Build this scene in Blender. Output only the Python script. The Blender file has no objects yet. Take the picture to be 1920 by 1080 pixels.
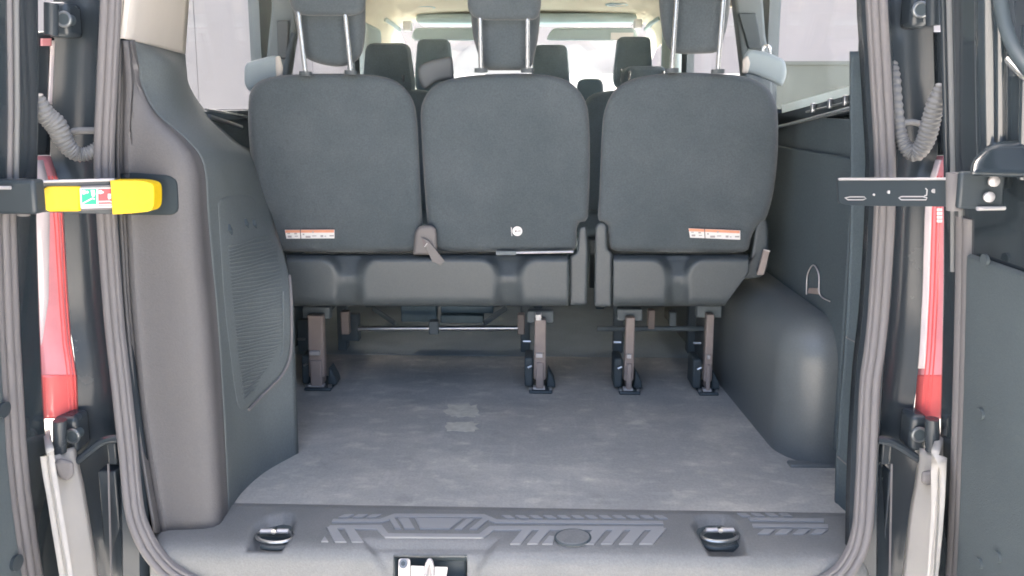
import bpy, bmesh, math, random
from mathutils import Vector as V, Matrix
from mathutils.bvhtree import BVHTree
random.seed(7)
R = math.radians
sc = bpy.context.scene
COL = sc.collection

# ------------------------------------------------------------------ camera
F, CX, CY = 1386.0, 960.0, 390.0          # focal length and optical axis in pixels of a 1920 x 1080 frame
CAM = V((0.073, 0.0, 1.41))
YAW, PITCH = math.atan(42 / F), math.atan(195 / F)
cam = bpy.data.objects.new('camera', bpy.data.cameras.new('camera'))
COL.objects.link(cam)
cam.location = CAM
cam.rotation_euler = (R(90) - PITCH, 0, YAW)
cam.data.sensor_fit = 'HORIZONTAL'; cam.data.sensor_width = 36
cam.data.lens = F / 1920 * 36
cam.data.shift_y = -(540 - CY) / 1920
cam.data.clip_start = 0.05; cam.data.clip_end = 500
sc.camera = cam
ROT = cam.rotation_euler.to_matrix()

# ------------------------------------------------------------------ light
w = bpy.data.worlds.new('World'); sc.world = w; w.use_nodes = True
nt = w.node_tree; nt.nodes.clear()
sky = nt.nodes.new('ShaderNodeTexSky'); sky.sky_type = 'NISHITA'; sky.sun_disc = False
SUN_EL, SUN_AZ = 60, 350                   # azimuth clockwise from +Y: the sun stands ahead of the van, a little left; the open tail is in shade
sky.sun_elevation = R(SUN_EL); sky.sun_rotation = R(SUN_AZ)
sky.air_density = 0.8; sky.dust_density = 9.0; sky.ozone_density = 0.3
bg = nt.nodes.new('ShaderNodeBackground'); bg.inputs[1].default_value = 0.15
wo = nt.nodes.new('ShaderNodeOutputWorld')
nt.links.new(sky.outputs[0], bg.inputs[0]); nt.links.new(bg.outputs[0], wo.inputs[0])
sl = bpy.data.lights.new('sun', 'SUN'); sl.energy = 2.4; sl.angle = R(2); sl.color = (1, 0.93, 0.82)
so = bpy.data.objects.new('sun', sl); COL.objects.link(so)
sd = V((math.sin(R(SUN_AZ)) * math.cos(R(SUN_EL)), math.cos(R(SUN_AZ)) * math.cos(R(SUN_EL)), math.sin(R(SUN_EL))))
so.rotation_euler = sd.to_track_quat('Z', 'Y').to_euler(); so.location = (0, 0, 12)
vs = sc.view_settings
vs.view_transform = 'Standard'; vs.look = 'None'; vs.gamma = 1; vs.exposure = 2.8
sc.cycles.max_bounces = 12; sc.cycles.diffuse_bounces = 8; sc.cycles.glossy_bounces = 4
sc.cycles.transparent_max_bounces = 16
sc.cycles.filter_width = 1.75
sc.cycles.caustics_reflective = False; sc.cycles.caustics_refractive = False

# ------------------------------------------------------------------ picture <-> place
def ray(px, py):
    return ROT @ V(((px - CX) / F, (CY - py) / F, -1))
def PY(px, py, Y):
    d = ray(px, py); return CAM + d * ((Y - CAM.y) / d.y)
def PX(px, py, X):
    d = ray(px, py); return CAM + d * ((X - CAM.x) / d.x)
def PZ(px, py, Z):
    d = ray(px, py); return CAM + d * ((Z - CAM.z) / d.z)
def proj(p):
    q = ROT.transposed() @ (V(p) - CAM); return CX + F * q.x / -q.z, CY - F * q.y / -q.z
def lerp(tab, t):
    if t <= tab[0][0]: return tab[0][1]
    for (a, b), (c, d) in zip(tab, tab[1:]):
        if t <= c: return b + (d - b) * (t - a) / (c - a)
    return tab[-1][1]

# ------------------------------------------------------------------ materials
def mat(name, col, rough=.6, metal=0, var=.10, vscale=5, bump=0, bscale=300, coat=0, sheen=0, tint=None, fine=0, spec=.5, wrinkle=0):
    m = bpy.data.materials.new(name); m.use_nodes = True
    n = m.node_tree.nodes; l = m.node_tree.links
    p = n['Principled BSDF']
    p.inputs['Roughness'].default_value = rough; p.inputs['Metallic'].default_value = metal
    p.inputs['Coat Weight'].default_value = coat; p.inputs['Coat Roughness'].default_value = .05
    p.inputs['Sheen Weight'].default_value = sheen; p.inputs['Specular IOR Level'].default_value = spec
    tc = n.new('ShaderNodeTexCoord')
    nz = n.new('ShaderNodeTexNoise'); nz.inputs['Scale'].default_value = vscale; nz.inputs['Detail'].default_value = 8
    nz.inputs['Roughness'].default_value = .62
    l.new(tc.outputs['Object'], nz.inputs['Vector'])
    rp = n.new('ShaderNodeValToRGB')
    c0 = tuple(c * (1 - var) for c in col); c1 = tuple(min(1, c * (1 + var)) for c in (tint or col))
    rp.color_ramp.elements[0].color = (*c0, 1); rp.color_ramp.elements[0].position = .3
    rp.color_ramp.elements[1].color = (*c1, 1); rp.color_ramp.elements[1].position = .7
    l.new(nz.outputs['Fac'], rp.inputs['Fac'])
    out = rp.outputs['Color']
    if fine:
        fz = n.new('ShaderNodeTexNoise'); fz.inputs['Scale'].default_value = 260; fz.inputs['Detail'].default_value = 3
        l.new(tc.outputs['Object'], fz.inputs['Vector'])
        mr = n.new('ShaderNodeMapRange'); mr.inputs['From Min'].default_value = .3; mr.inputs['From Max'].default_value = .7
        mr.inputs['To Min'].default_value = 1 - fine; mr.inputs['To Max'].default_value = 1 + fine
        l.new(fz.outputs['Fac'], mr.inputs['Value'])
        mx = n.new('ShaderNodeMix'); mx.data_type = 'RGBA'; mx.blend_type = 'MULTIPLY'; mx.inputs[0].default_value = 1
        l.new(out, mx.inputs[6]); l.new(mr.outputs[0], mx.inputs[7]); out = mx.outputs[2]
    l.new(out, p.inputs['Base Color'])
    rv = n.new('ShaderNodeMapRange'); rv.inputs['To Min'].default_value = max(.02, rough - .08); rv.inputs['To Max'].default_value = min(1, rough + .08)
    l.new(nz.outputs['Fac'], rv.inputs['Value']); l.new(rv.outputs[0], p.inputs['Roughness'])
    if bump:
        bz = n.new('ShaderNodeTexNoise'); bz.inputs['Scale'].default_value = bscale; bz.inputs['Detail'].default_value = 4
        l.new(tc.outputs['Object'], bz.inputs['Vector'])
        b = n.new('ShaderNodeBump'); b.inputs['Strength'].default_value = bump; b.inputs['Distance'].default_value = .002
        l.new(bz.outputs['Fac'], b.inputs['Height']); l.new(b.outputs['Normal'], p.inputs['Normal'])
        if wrinkle:
            wz = n.new('ShaderNodeTexNoise'); wz.inputs['Scale'].default_value = 7; wz.inputs['Detail'].default_value = 3; wz.inputs['Distortion'].default_value = .6
            l.new(tc.outputs['Object'], wz.inputs['Vector'])
            b2 = n.new('ShaderNodeBump'); b2.inputs['Strength'].default_value = wrinkle; b2.inputs['Distance'].default_value = .03
            l.new(wz.outputs['Fac'], b2.inputs['Height']); l.new(b2.outputs['Normal'], b.inputs['Normal'])
    return m

M = {}
M['fabric'] = mat('seat_fabric', (.072, .094, .106), .95, var=.14, vscale=5, bump=.6, bscale=380, sheen=.25, tint=(.084, .101, .112), fine=.13, wrinkle=.35)
M['fabric_window_lit'] = mat('window_lit_vinyl', (.30, .36, .38), .6, var=.08, bump=.15)  # window light on the outer bolsters put into a paler colour
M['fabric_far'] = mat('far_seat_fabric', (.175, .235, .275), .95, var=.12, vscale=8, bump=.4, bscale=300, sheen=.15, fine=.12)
M['dark'] = mat('dark_plastic', (.135, .165, .18), .55, var=.10, bump=.25, bscale=420)
M['shell'] = mat('seat_shell_plastic', (.078, .093, .10), .45, var=.08, bump=.25, bscale=420, fine=.08)
M['trim'] = mat('grey_trim_plastic', (.116, .114, .116), .58, var=.07, vscale=4, bump=.35, bscale=420, fine=.06)
M['side'] = mat('side_trim_plastic', (.135, .158, .162), .6, var=.08, vscale=4, bump=.3, bscale=420, fine=.10)
M['wall'] = mat('inner_wall_plastic', (.076, .102, .116), .7, var=.12, vscale=5, bump=.3, bscale=300, fine=.14)
M['arch'] = mat('wheel_arch_plastic', (.145, .163, .168), .31, var=.09, vscale=6, bump=.22, bscale=420, fine=.06, wrinkle=.03)
M['sill'] = mat('sill_plastic', (.20, .21, .21), .5, var=.09, vscale=9, bump=.35, bscale=380, fine=.08, tint=(.202, .207, .206))
M['sill_dark'] = mat('sill_recess_plastic', (.17, .20, .21), .5, var=.05, bump=.2, bscale=420)
M['tread_lit'] = mat('sill_plastic_lit', (.31, .318, .322), .5, var=.05, bump=.2, bscale=420)  # same plastic as the sill, its lit tops put into a lighter colour
M['rubber'] = mat('rubber_seal', (.19, .182, .183), .7, var=.08, vscale=3, bump=.2, bscale=250)
M['hose'] = mat('rubber_conduit', (.19, .195, .195), .6, var=.08)
M['paint'] = mat('black_paint', (.032, .044, .052), .16, var=.06, coat=1)
M['paint2'] = mat('satin_black_paint', (.042, .055, .064), .36, var=.05, vscale=3)
M['jamb'] = mat('dark_jamb_paint', (.040, .051, .060), .25, var=.08)
M['metal'] = mat('bare_steel', (.55, .56, .57), .32, 1, var=.12, vscale=30)
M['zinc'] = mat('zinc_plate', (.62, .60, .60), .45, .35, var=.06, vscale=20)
M['chrome'] = mat('chrome_rod', (.72, .73, .72), .25, .85, var=.03)
M['legpaint'] = mat('taupe_leg_paint', (.34, .285, .26), .5, var=.10, vscale=14, bump=.1)
M['taupe'] = mat('taupe_plastic', (.165, .155, .153), .55, var=.06, bump=.2, bscale=420)
M['dull'] = mat('dull_steel', (.22, .24, .25), .35, .6, var=.15, vscale=40)
M['rail'] = mat('teal_frame_paint', (.15, .22, .25), .5, var=.12, vscale=12)
M['pocket_shade'] = mat('pocket_shade_black', (.022, .034, .040), .8, var=.08)  # shade inside the strap pocket put into the colour
M['black'] = mat('black_plastic', (.06, .08, .09), .5, var=.1)
M['yellow'] = mat('yellow_sleeve', (.86, .58, .006), .45, var=.09, vscale=14)
M['white'] = mat('white_print', (.82, .80, .78), .5, var=.03)
M['cream'] = mat('cream_headliner', (.60, .53, .40), .95, var=.04, bump=.2, bscale=500, tint=(.62, .555, .435))
M['cream2'] = mat('pale_pillar_trim', (.66, .62, .56), .8, var=.04, bump=.2, bscale=400)
M['visor'] = mat('grey_visor', (.48, .58, .58), .9, var=.05, bump=.2)
M['green'] = mat('green_print', (.02, .48, .26), .5, var=.04)
M['redprint'] = mat('red_print', (.62, .10, .11), .5, var=.04)
M['orange'] = mat('orange_print', (.80, .36, .22), .5, var=.06, vscale=40)
M['ink'] = mat('dark_print', (.16, .13, .13), .6, var=.05)
M['lens'] = mat('red_lens', (.82, .33, .36), .18, var=.10, vscale=10, coat=1)
M['lens2'] = mat('bright_red_lens', (.88, .17, .16), .15, var=.08, coat=1)
M['lens_pale_skylit'] = mat('pale_skylit_lens', (.85, .76, .76), .15, var=.05, coat=1)
M['bumper'] = mat('sky_lit_bumper_plastic', (.52, .50, .46), .5, var=.06, vscale=8)  # sky reflection on the black bumper put into a light grey colour
M['door_panel'] = mat('door_card_plastic', (.084, .106, .115), .55, var=.08, vscale=5, bump=.3, bscale=420, fine=.06)
M['stain'] = mat('dried_mud', (.60, .58, .50), .95, var=.15, vscale=60)

def floor_mat():
    m = mat('rubber_floor_mat', (.20, .205, .215), .75, var=.05, bump=.25, bscale=240, fine=.06)
    n = m.node_tree.nodes; l = m.node_tree.links; p = n['Principled BSDF']
    tc = n.new('ShaderNodeTexCoord'); mp = n.new('ShaderNodeMapping'); mp.inputs['Scale'].default_value = (2.6, 4.2, 1)
    l.new(tc.outputs['Object'], mp.inputs['Vector'])
    a = n.new('ShaderNodeTexNoise'); a.inputs['Scale'].default_value = 1.6; a.inputs['Detail'].default_value = 10; a.inputs['Roughness'].default_value = .68
    a.inputs['Distortion'].default_value = .15
    l.new(mp.outputs[0], a.inputs['Vector'])
    r = n.new('ShaderNodeValToRGB'); e = r.color_ramp.elements
    e[0].position = .36; e[0].color = (.37, .372, .358, 1); e[1].position = .74; e[1].color = (.60, .58, .52, 1)
    x = e.new(.52); x.color = (.43, .425, .40, 1)
    l.new(a.outputs['Fac'], r.inputs['Fac'])
    s = n.new('ShaderNodeTexNoise'); s.inputs['Scale'].default_value = 5; s.inputs['Detail'].default_value = 8
    mp2 = n.new('ShaderNodeMapping'); mp2.inputs['Scale'].default_value = (3, 6, 1); mp2.inputs['Rotation'].default_value = (0, 0, .5)
    l.new(tc.outputs['Object'], mp2.inputs['Vector']); l.new(mp2.outputs[0], s.inputs['Vector'])
    r2 = n.new('ShaderNodeValToRGB'); f = r2.color_ramp.elements
    f[0].position = .56; f[0].color = (1, 1, 1, 1); f[1].position = .74; f[1].color = (1.32, 1.31, 1.24, 1)
    l.new(s.outputs['Fac'], r2.inputs['Fac'])
    mx = n.new('ShaderNodeMix'); mx.data_type = 'RGBA'; mx.blend_type = 'MULTIPLY'; mx.inputs[0].default_value = 1
    l.new(r.outputs[0], mx.inputs[6]); l.new(r2.outputs[0], mx.inputs[7])
    def layer(src, scale, rot, lo, hi, c):
        t = n.new('ShaderNodeTexNoise'); t.inputs['Scale'].default_value = 1; t.inputs['Detail'].default_value = 4
        q = n.new('ShaderNodeMapping'); q.inputs['Scale'].default_value = scale; q.inputs['Rotation'].default_value = (0, 0, rot)
        l.new(tc.outputs['Object'], q.inputs['Vector']); l.new(q.outputs[0], t.inputs['Vector'])
        v = n.new('ShaderNodeMapRange'); v.inputs['From Min'].default_value = lo; v.inputs['From Max'].default_value = hi
        v.inputs['To Min'].default_value = 1; v.inputs['To Max'].default_value = c; l.new(t.outputs['Fac'], v.inputs['Value'])
        m2 = n.new('ShaderNodeMix'); m2.data_type = 'RGBA'; m2.blend_type = 'MULTIPLY'; m2.inputs[0].default_value = 1
        l.new(src, m2.inputs[6]); l.new(v.outputs[0], m2.inputs[7]); return m2.outputs[2]
    out = layer(mx.outputs[2], (170, 170, 170), 0, .35, .7, .86)
    out = layer(out, (60, 7, 1), .9, .58, .74, 1.08)
    out = layer(out, (9, 70, 1), .35, .60, .76, 1.10)
    out = layer(out, (12, 16, 1), -.7, .60, .72, .90)
    for k in list(p.inputs['Base Color'].links): l.remove(k)
    l.new(out, p.inputs['Base Color'])
    return m
M['mat'] = floor_mat()

def glass(name, col, refl=.08):
    m = bpy.data.materials.new(name); m.use_nodes = True
    n = m.node_tree.nodes; l = m.node_tree.links; n.clear()
    o = n.new('ShaderNodeOutputMaterial'); t = n.new('ShaderNodeBsdfTransparent'); g = n.new('ShaderNodeBsdfGlossy'); x = n.new('ShaderNodeMixShader')
    t.inputs[0].default_value = (*col, 1); g.inputs['Roughness'].default_value = .03
    x.inputs[0].default_value = refl
    l.new(t.outputs[0], x.inputs[1]); l.new(g.outputs[0], x.inputs[2]); l.new(x.outputs[0], o.inputs[0])
    return m
M['glass'] = glass('window_glass', (.97, .975, .975), .05)

# setting materials
M['ground'] = mat('pale_concrete', (.58, .57, .54), .9, var=.10, vscale=1.2, bump=.4, bscale=40)
M['clad'] = mat('pale_cladding', (.150, .150, .160), .6, var=.02, vscale=.6)
M['render'] = mat('lavender_render', (.245, .238, .25), .9, var=.02, vscale=.5)
M['whitewall'] = mat('white_render', (.82, .81, .78), .9, var=.03, vscale=2)
M['fence'] = mat('green_grey_fence', (.10, .115, .105), .8, var=.08, vscale=3)

# ------------------------------------------------------------------ mesh building
class MB:
    def __init__(s): s.v = []; s.f = []
    def add(s, vs_, fs):
        o = len(s.v); s.v += [V(p) for p in vs_]; s.f += [tuple(i + o for i in f) for f in fs]; return s
    def box(s, a, b, m=None):
        x0, y0, z0 = a; x1, y1, z1 = b
        p = [V(q) for q in ((x0, y0, z0), (x1, y0, z0), (x1, y1, z0), (x0, y1, z0), (x0, y0, z1), (x1, y0, z1), (x1, y1, z1), (x0, y1, z1))]
        if m: p = [m @ q for q in p]
        return s.add(p, [(0, 3, 2, 1), (4, 5, 6, 7), (0, 1, 5, 4), (1, 2, 6, 5), (2, 3, 7, 6), (3, 0, 4, 7)])
    def rings(s, rings, close=True, cap0=False, cap1=False):
        n = len(rings[0]); o = len(s.v)
        for r in rings: s.v += [V(p) for p in r]
        for i in range(len(rings) - 1):
            for j in range(n if close else n - 1):
                k = (j + 1) % n
                s.f.append((o + i * n + j, o + i * n + k, o + (i + 1) * n + k, o + (i + 1) * n + j))
        if cap0: s.f.append(tuple(o + j for j in range(n))[::-1])
        if cap1: s.f.append(tuple(o + (len(rings) - 1) * n + j for j in range(n)))
        return s
    def tube(s, path, r, n=8, closed=False, flat=1.0, up=None):
        path = [V(p) for p in path]; N = len(path); rr = []; prev = None
        for i, p in enumerate(path):
            a = path[(i - 1) % N] if closed or i > 0 else p
            b = path[(i + 1) % N] if closed or i < N - 1 else p
            t = (b - a).normalized()
            if prev is None:
                u = V(up) if up else (V((0, 0, 1)) if abs(t.z) < .9 else V((1, 0, 0)))
            else: u = prev
            u = (u - t * u.dot(t)).normalized(); prev = u; q = t.cross(u)
            ri = r(i / max(1, N - 1)) if callable(r) else r
            rr.append([p + (u * math.cos(2 * math.pi * k / n) + q * flat * math.sin(2 * math.pi * k / n)) * ri for k in range(n)])
        if closed: rr.append(rr[0])
        return s.rings(rr, True, not closed, not closed)
    def cyl(s, a, b, r, n=16, r2=None):
        return s.tube([a, b], (lambda t: r + ((r2 if r2 is not None else r) - r) * t), n)
    def prism(s, pts, d):
        """closed outline of 3D points pushed along vector d"""
        n = len(pts); d = V(d)
        return s.rings([[V(p) for p in pts], [V(p) + d for p in pts]], True, True, True)
    def build(s, name, m, parent=None, smooth=40, bevel=0, seg=2, solid=0, sub=0, label=None, kind=None, stuff=False):
        org = parent_origin(parent) if parent else V((0, 0, 0))
        me = bpy.data.meshes.new(name)
        me.from_pydata([tuple(p - org) for p in s.v], [], s.f)
        bm = bmesh.new(); bm.from_mesh(me); bmesh.ops.recalc_face_normals(bm, faces=bm.faces); bm.to_mesh(me); bm.free()
        me.materials.append(m if not isinstance(m, str) else M[m])
        o = bpy.data.objects.new(name, me); COL.objects.link(o)
        if smooth:
            me.polygons.foreach_set('use_smooth', [True] * len(me.polygons))
            me.set_sharp_from_angle(angle=R(smooth))
        if solid:
            k = o.modifiers.new('thickness', 'SOLIDIFY'); k.thickness = abs(solid); k.offset = -1 if solid > 0 else 1
        if sub:
            k = o.modifiers.new('sub', 'SUBSURF'); k.levels = sub; k.render_levels = sub
        if bevel:
            k = o.modifiers.new('bevel', 'BEVEL'); k.width = bevel; k.segments = seg; k.limit_method = 'ANGLE'; k.angle_limit = R(35)
            k.harden_normals = False
        if parent: o.parent = parent
        if label: o['label'] = label
        if kind: o['kind'] = kind
        return o
    def bvh(s): return BVHTree.FromPolygons([tuple(p) for p in s.v], s.f)

def parent_origin(o):
    p = V((0, 0, 0))
    while o: p += o.location; o = o.parent
    return p
def thing(name, label, cat, loc, group=None):
    o = bpy.data.objects.new(name, None); COL.objects.link(o); o.empty_display_size = .1
    o.location = loc; o['label'] = label; o['category'] = cat
    if group: o['group'] = group
    return o
def structure(o, label=None): o['kind'] = 'structure'; return o
def tag(o, label, cat, group=None):
    o['label'] = label; o['category'] = cat
    if group: o['group'] = group
    return o

def rpoly(pts, rad, seg=6):
    """2D polygon with rounded corners; rad one number or one per corner"""
    out = []; n = len(pts)
    for i in range(n):
        p = V(pts[i]); a = V(pts[i - 1]); b = V(pts[(i + 1) % n])
        r = rad[i] if isinstance(rad, (list, tuple)) else rad
        da, db = (a - p), (b - p); ra, rb = min(r, da.length * .48), min(r, db.length * .48)
        if r < .01: out.append(p); continue
        s, e = p + da.normalized() * ra, p + db.normalized() * rb
        for k in range(seg + 1):
            t = k / seg; out.append(s * (1 - t) ** 2 + p * 2 * t * (1 - t) + e * t * t)
    return out
def cr(pts, n=8, closed=False):
    """Catmull-Rom through points (any dimension)"""
    P = [V(p) for p in pts]; N = len(P); out = []
    for i in range(N if closed else N - 1):
        if closed: a, b, c, d = P[i - 1], P[i], P[(i + 1) % N], P[(i + 2) % N]
        else: a, b, c, d = P[max(i - 1, 0)], P[i], P[i + 1], P[min(i + 2, N - 1)]
        for k in range(n):
            t = k / n
            out.append(.5 * (2 * b + (c - a) * t + (2 * a - 5 * b + 4 * c - d) * t * t + (3 * b - a - 3 * c + d) * t ** 3))
    if not closed: out.append(P[-1])
    return out
def resample(pts, n):
    P = [V(p) for p in pts]; P.append(P[0]); L = [0]
    for a, b in zip(P, P[1:]): L.append(L[-1] + (b - a).length)
    out = []; j = 0
    for i in range(n):
        t = L[-1] * i / n
        while L[j + 1] < t: j += 1
        f = (t - L[j]) / max(1e-9, L[j + 1] - L[j]); out.append(P[j].lerp(P[j + 1], f))
    return out
def pillow(outline, Yf, thick, r, bulge=0, n=72, rback=None, steps=5, mb=None):
    """solid cushion: outline in picture pixels laid on the surface y = Yf(px, py), rim rounded with radius r (metres)"""
    mb = mb or MB()
    o = resample(outline, n)
    c = V((sum(p.x for p in o) / n, sum(p.y for p in o) / n))
    area = sum(o[i].x * o[(i + 1) % n].y - o[(i + 1) % n].x * o[i].y for i in range(n)); sg = 1 if area > 0 else -1
    nr = []
    for i in range(n):
        t = (o[(i + 1) % n] - o[i - 1]).normalized(); nr.append(V((-t.y, t.x)) * sg)
    for _ in range(6): nr = [(nr[i - 1] + nr[i] * 2 + nr[(i + 1) % n]).normalized() for i in range(n)]
    k = F / Yf(c.x, c.y)
    def ring(ins, dy, sc_=1.0):
        res = []
        for p, q in zip(o, nr):
            a = p + q * ins * k; a = c + (a - c) * sc_
            res.append(PY(a.x, a.y, Yf(a.x, a.y) + dy))
        return res
    rb = rback if rback is not None else min(r, thick * .4)
    rg = [ring(rb, thick, .5), ring(rb, thick)]
    for i in range(1, steps + 1):
        a = R(90) * i / steps; rg.append(ring(rb * (1 - math.sin(a)), thick - rb + rb * math.cos(a)))
    for i in range(steps + 1):
        a = R(90) * i / steps; rg.append(ring(r * (1 - math.cos(a)), r * (1 - math.sin(a))))
    for s_ in (.9, .75, .55, .3, .1):
        rg.append(ring(r, -bulge * (1 - s_ ** 2), s_))
    mb.rings(rg, True, True, True)
    return mb
def loft(rows, nu=6, nv=6, mb=None):
    """smooth surface through rows of 3D control points"""
    mb = mb or MB()
    rows = [cr(r, nu) for r in rows]
    cols = [cr([r[i] for r in rows], nv) for i in range(len(rows[0]))]
    g = [[c[j] for c in cols] for j in range(len(cols[0]))]
    return mb.rings(g, close=False)
def boxpx(mb, x0, y0, x1, y1, Y, d):
    """box facing the rear: picture rectangle at depth Y, d metres deep"""
    a = PY(x0, y1, Y); b = PY(x1, y0, Y)
    return mb.box((a.x, Y, a.z), (b.x, Y + d, b.z))
def onto(bvh, px, py, off=0):
    d = ray(px, py).normalized()
    h, nrm, i, dist = bvh.ray_cast(CAM, d)
    if h is None: return None
    if nrm.dot(d) > 0: nrm = -nrm
    return h + nrm * off

# ================================================================== THE SETTING
g = MB().box((-60, -60, -.2), (60, 60, 0)).build('ground', 'ground'); structure(g)
# pale clad wall along the left
wl = thing('clad_wall', 'pale lavender clad wall along the left of the van, seen through its left window', 'wall', (-3.2, 5, 0))
for k in range(8):
    y0 = -.4 + k * 1.9
    MB().box((-3.3, y0, 0), (-3.2, y0 + 1.888, 3.7)).build('panel', 'clad', wl, bevel=.006)
MB().box((-3.4, -.4, 0), (-3.302, 14.8, 3.7)).build('backing', 'render', wl)
bf = thing('rendered_building', 'plain pale lavender building front beyond the windscreen', 'building', (1, 16, 0))
MB().box((-3.1, 16, 0), (16, 16.4, 4.1)).build('wall', 'render', bf)
MB().box((-3.1, 15.9, 4.1), (16, 16.5, 4.3)).build('coping', 'whitewall', bf)
ww = thing('boundary_wall', 'low bright white rendered wall ahead of the van', 'wall', (0, 11, 0))
MB().box((-3.0, 11, 0), (4.0, 11.2, 1.78)).build('wall', 'whitewall', ww)
MB().box((-3.0, 10.96, 1.78), (4.0, 11.24, 1.84)).build('coping', 'whitewall', ww, bevel=.01)
fn = thing('panel_fence', 'plain green grey board fence beyond the right rear window', 'fence', (4, 7, 0))
for k in range(4):
    x0 = 2.0 + k * 1.2
    MB().box((x0, 7, 0), (x0 + 1.196, 7.04, 1.765)).build('board', 'fence', fn, bevel=.004)
MB().box((2.0, 6.98, 1.766), (6.8, 7.06, 1.80)).build('cap_rail', 'fence', fn)

# ================================================================== THE VAN
van = thing('van', 'black passenger van with both rear doors open, its grey load space facing the viewer', 'van', (0, 1.4, 0))
# ---- shell
for s in (-1, 1):
    a, b = sorted((s * (.80 if s < 0 else .815), s * .88))
    MB().box((a, 1.60, .35), (b, 4.95, 1.395)).build('side_panel', 'paint', van)
    a2, b2 = sorted((s * .80, s * .835))
    for (y0, y1) in ((1.60, 1.72), (2.38, 2.60), (3.62, 3.92)):
        MB().box((a2, y0, 1.395), (b2, y1, 1.86)).build('pillar', 'dark', van)
    MB().box((a, 1.60, 1.86), (b, 4.60, 2.03)).build('roof_rail', 'paint', van)
    x = s * .828
    for (y0, y1) in ((1.72, 2.38), (2.60, 3.62), (3.92, 4.66)):
        MB().box((min(x, x + .005), y0 + .004, 1.397), (max(x, x + .005), y1 - .004, 1.858)).build('side_window', 'glass', van)
    MB().tube([V((s * .84, 4.60, 1.95)), V((s * .80, 5.0, 1.70)), V((s * .80, 5.45, 1.38))], .045, 10).build('windscreen_pillar', 'cream2', van)
MB().box((-.88, 1.50, 2.03), (.88, 4.60, 2.07)).build('roof', 'paint', van)
MB().box((-.88, 1.36, .40), (.88, 4.95, .55)).build('underbody', 'black', van)
ws = MB().add([(-.82, 4.58, 2.0), (.82, 4.58, 2.0), (.82, 5.45, 1.36), (-.82, 5.45, 1.36)], [(0, 1, 2, 3)])
ws.build('windscreen', 'glass', van, solid=.005)
dash = loft([[V((x, 4.70, .56)), V((x, 4.62, .95)), V((x, 4.66, 1.22)), V((x, 4.80, 1.335 + .02 * math.cos(x * 3))), V((x, 5.46, 1.34))] for x in (-.79, -.4, 0, .4, .79)], 5, 4)
db = dash.build('dashboard', 'visor', van, solid=.02)
pillow(rpoly([(1080, 200), (1082, 146), (1131, 146), (1132, 200)], [4, 16, 16, 4]), lambda x, y: 4.55, .08, .015, n=40).build('display_pod', 'black', db)
# headliner
rows = []
for y, dz in ((1.62, 0), (2.6, 0), (3.4, 0), (4.0, 0), (4.32, -.012), (4.58, -.03)):
    rows.append([V((x, y, z + dz)) for x, z in ((-.80, 1.77), (-.785, 1.86), (-.70, 1.925), (-.45, 1.948), (0, 1.955), (.45, 1.948), (.70, 1.925), (.785, 1.86), (.80, 1.77))])
hl = loft(rows, 5, 3).build('headliner', 'cream', van, solid=-.012)
# round roof vents
for (px, py) in ((796, 12), (1157, 7)):
    p = PZ(px, py, 1.947); p = V((p.x, p.y, 1.945))
    MB().tube([p + V((math.cos(a) * .055, math.sin(a) * .055, 0)) for a in [2 * math.pi * k / 24 for k in range(24)]], .008, 8, True).add([], []).build('roof_vent', 'visor', van)
    MB().cyl(p + V((0, 0, -.004)), p + V((0, 0, .006)), .05, 24).build('roof_vent_disc', 'dark', van)
# sun visors and header
MB().box((-.62, 4.36, 1.875), (.66, 4.60, 1.93)).build('windscreen_header', 'visor', van, bevel=.03, seg=5)
def visor(x0, x1):
    vz = pillow(rpoly([(x0, 52), (x1, 52), (x1 + (8 if x1 > 1100 else 0), 76), (x0 - (6 if x0 < 900 else 14), 76)], 9), lambda x, y: 4.33, .025, .012, n=48).build('sun_visor', 'visor', van)
    return vz
v1 = visor(776, 985); v2 = visor(1036, 1190)
for (px, py, vv) in ((762, 48, v1), (1196, 44, v2)):
    boxpx(MB(), px - 7, py - 9, px + 9, py + 9, 4.30, .05).build('visor_clip', 'white', vv, bevel=.008, seg=3)
boxpx(MB(), 1145, 61, 1188, 75, 4.324, .004).build('visor_label', 'white', v2)
# grab handle bays of the cab, side pillars seen far forward
for s in (-1, 1):
    x = s * .775
    MB().box((min(x, x - s * .05), 3.60, .95), (max(x, x - s * .05), 3.93, 1.80)).build('pillar_trim', 'visor', van, bevel=.03, seg=4)
    MB().tube(cr([V((s * .73, 4.05, 1.86)), V((s * .70, 4.1, 1.84)), V((s * .70, 4.3, 1.83)), V((s * .73, 4.36, 1.85))], 5), .012, 8).build('grab_handle', 'visor', van)

# ---- floor
MB().box((-.80, 1.452, .552), (.80, 4.7, .56)).build('floor_mat', 'mat', van)
MB().box((-.79, 2.42, .5600), (.79, 4.66, .5612)).build('floor_light_tint', mat('teal_grey_floor_tint', (.33, .385, .41), .95, var=.12, vscale=6, bump=.4, bscale=300, fine=.12), van)  # added sheet, its bluish colour offsets warm light bounced onto the floor
# two dried stains
for q, (px, py, rx, ry) in enumerate(((868, 771, 33, 12), (865, 801, 30, 9))):
    pts = []
    for k in range(26):
        a = 2 * math.pi * k / 26; e = 1 + random.uniform(-.22, .22)
        cx_, sx_ = math.copysign(abs(math.cos(a)) ** .6, math.cos(a)), math.copysign(abs(math.sin(a)) ** .6, math.sin(a))
        p = PZ(px + rx * e * cx_, py + ry * e * sx_, .5605); pts.append(p)
    MB().prism(pts, (0, 0, .0012)).build('mud_stain', 'stain', van, smooth=0)

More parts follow.
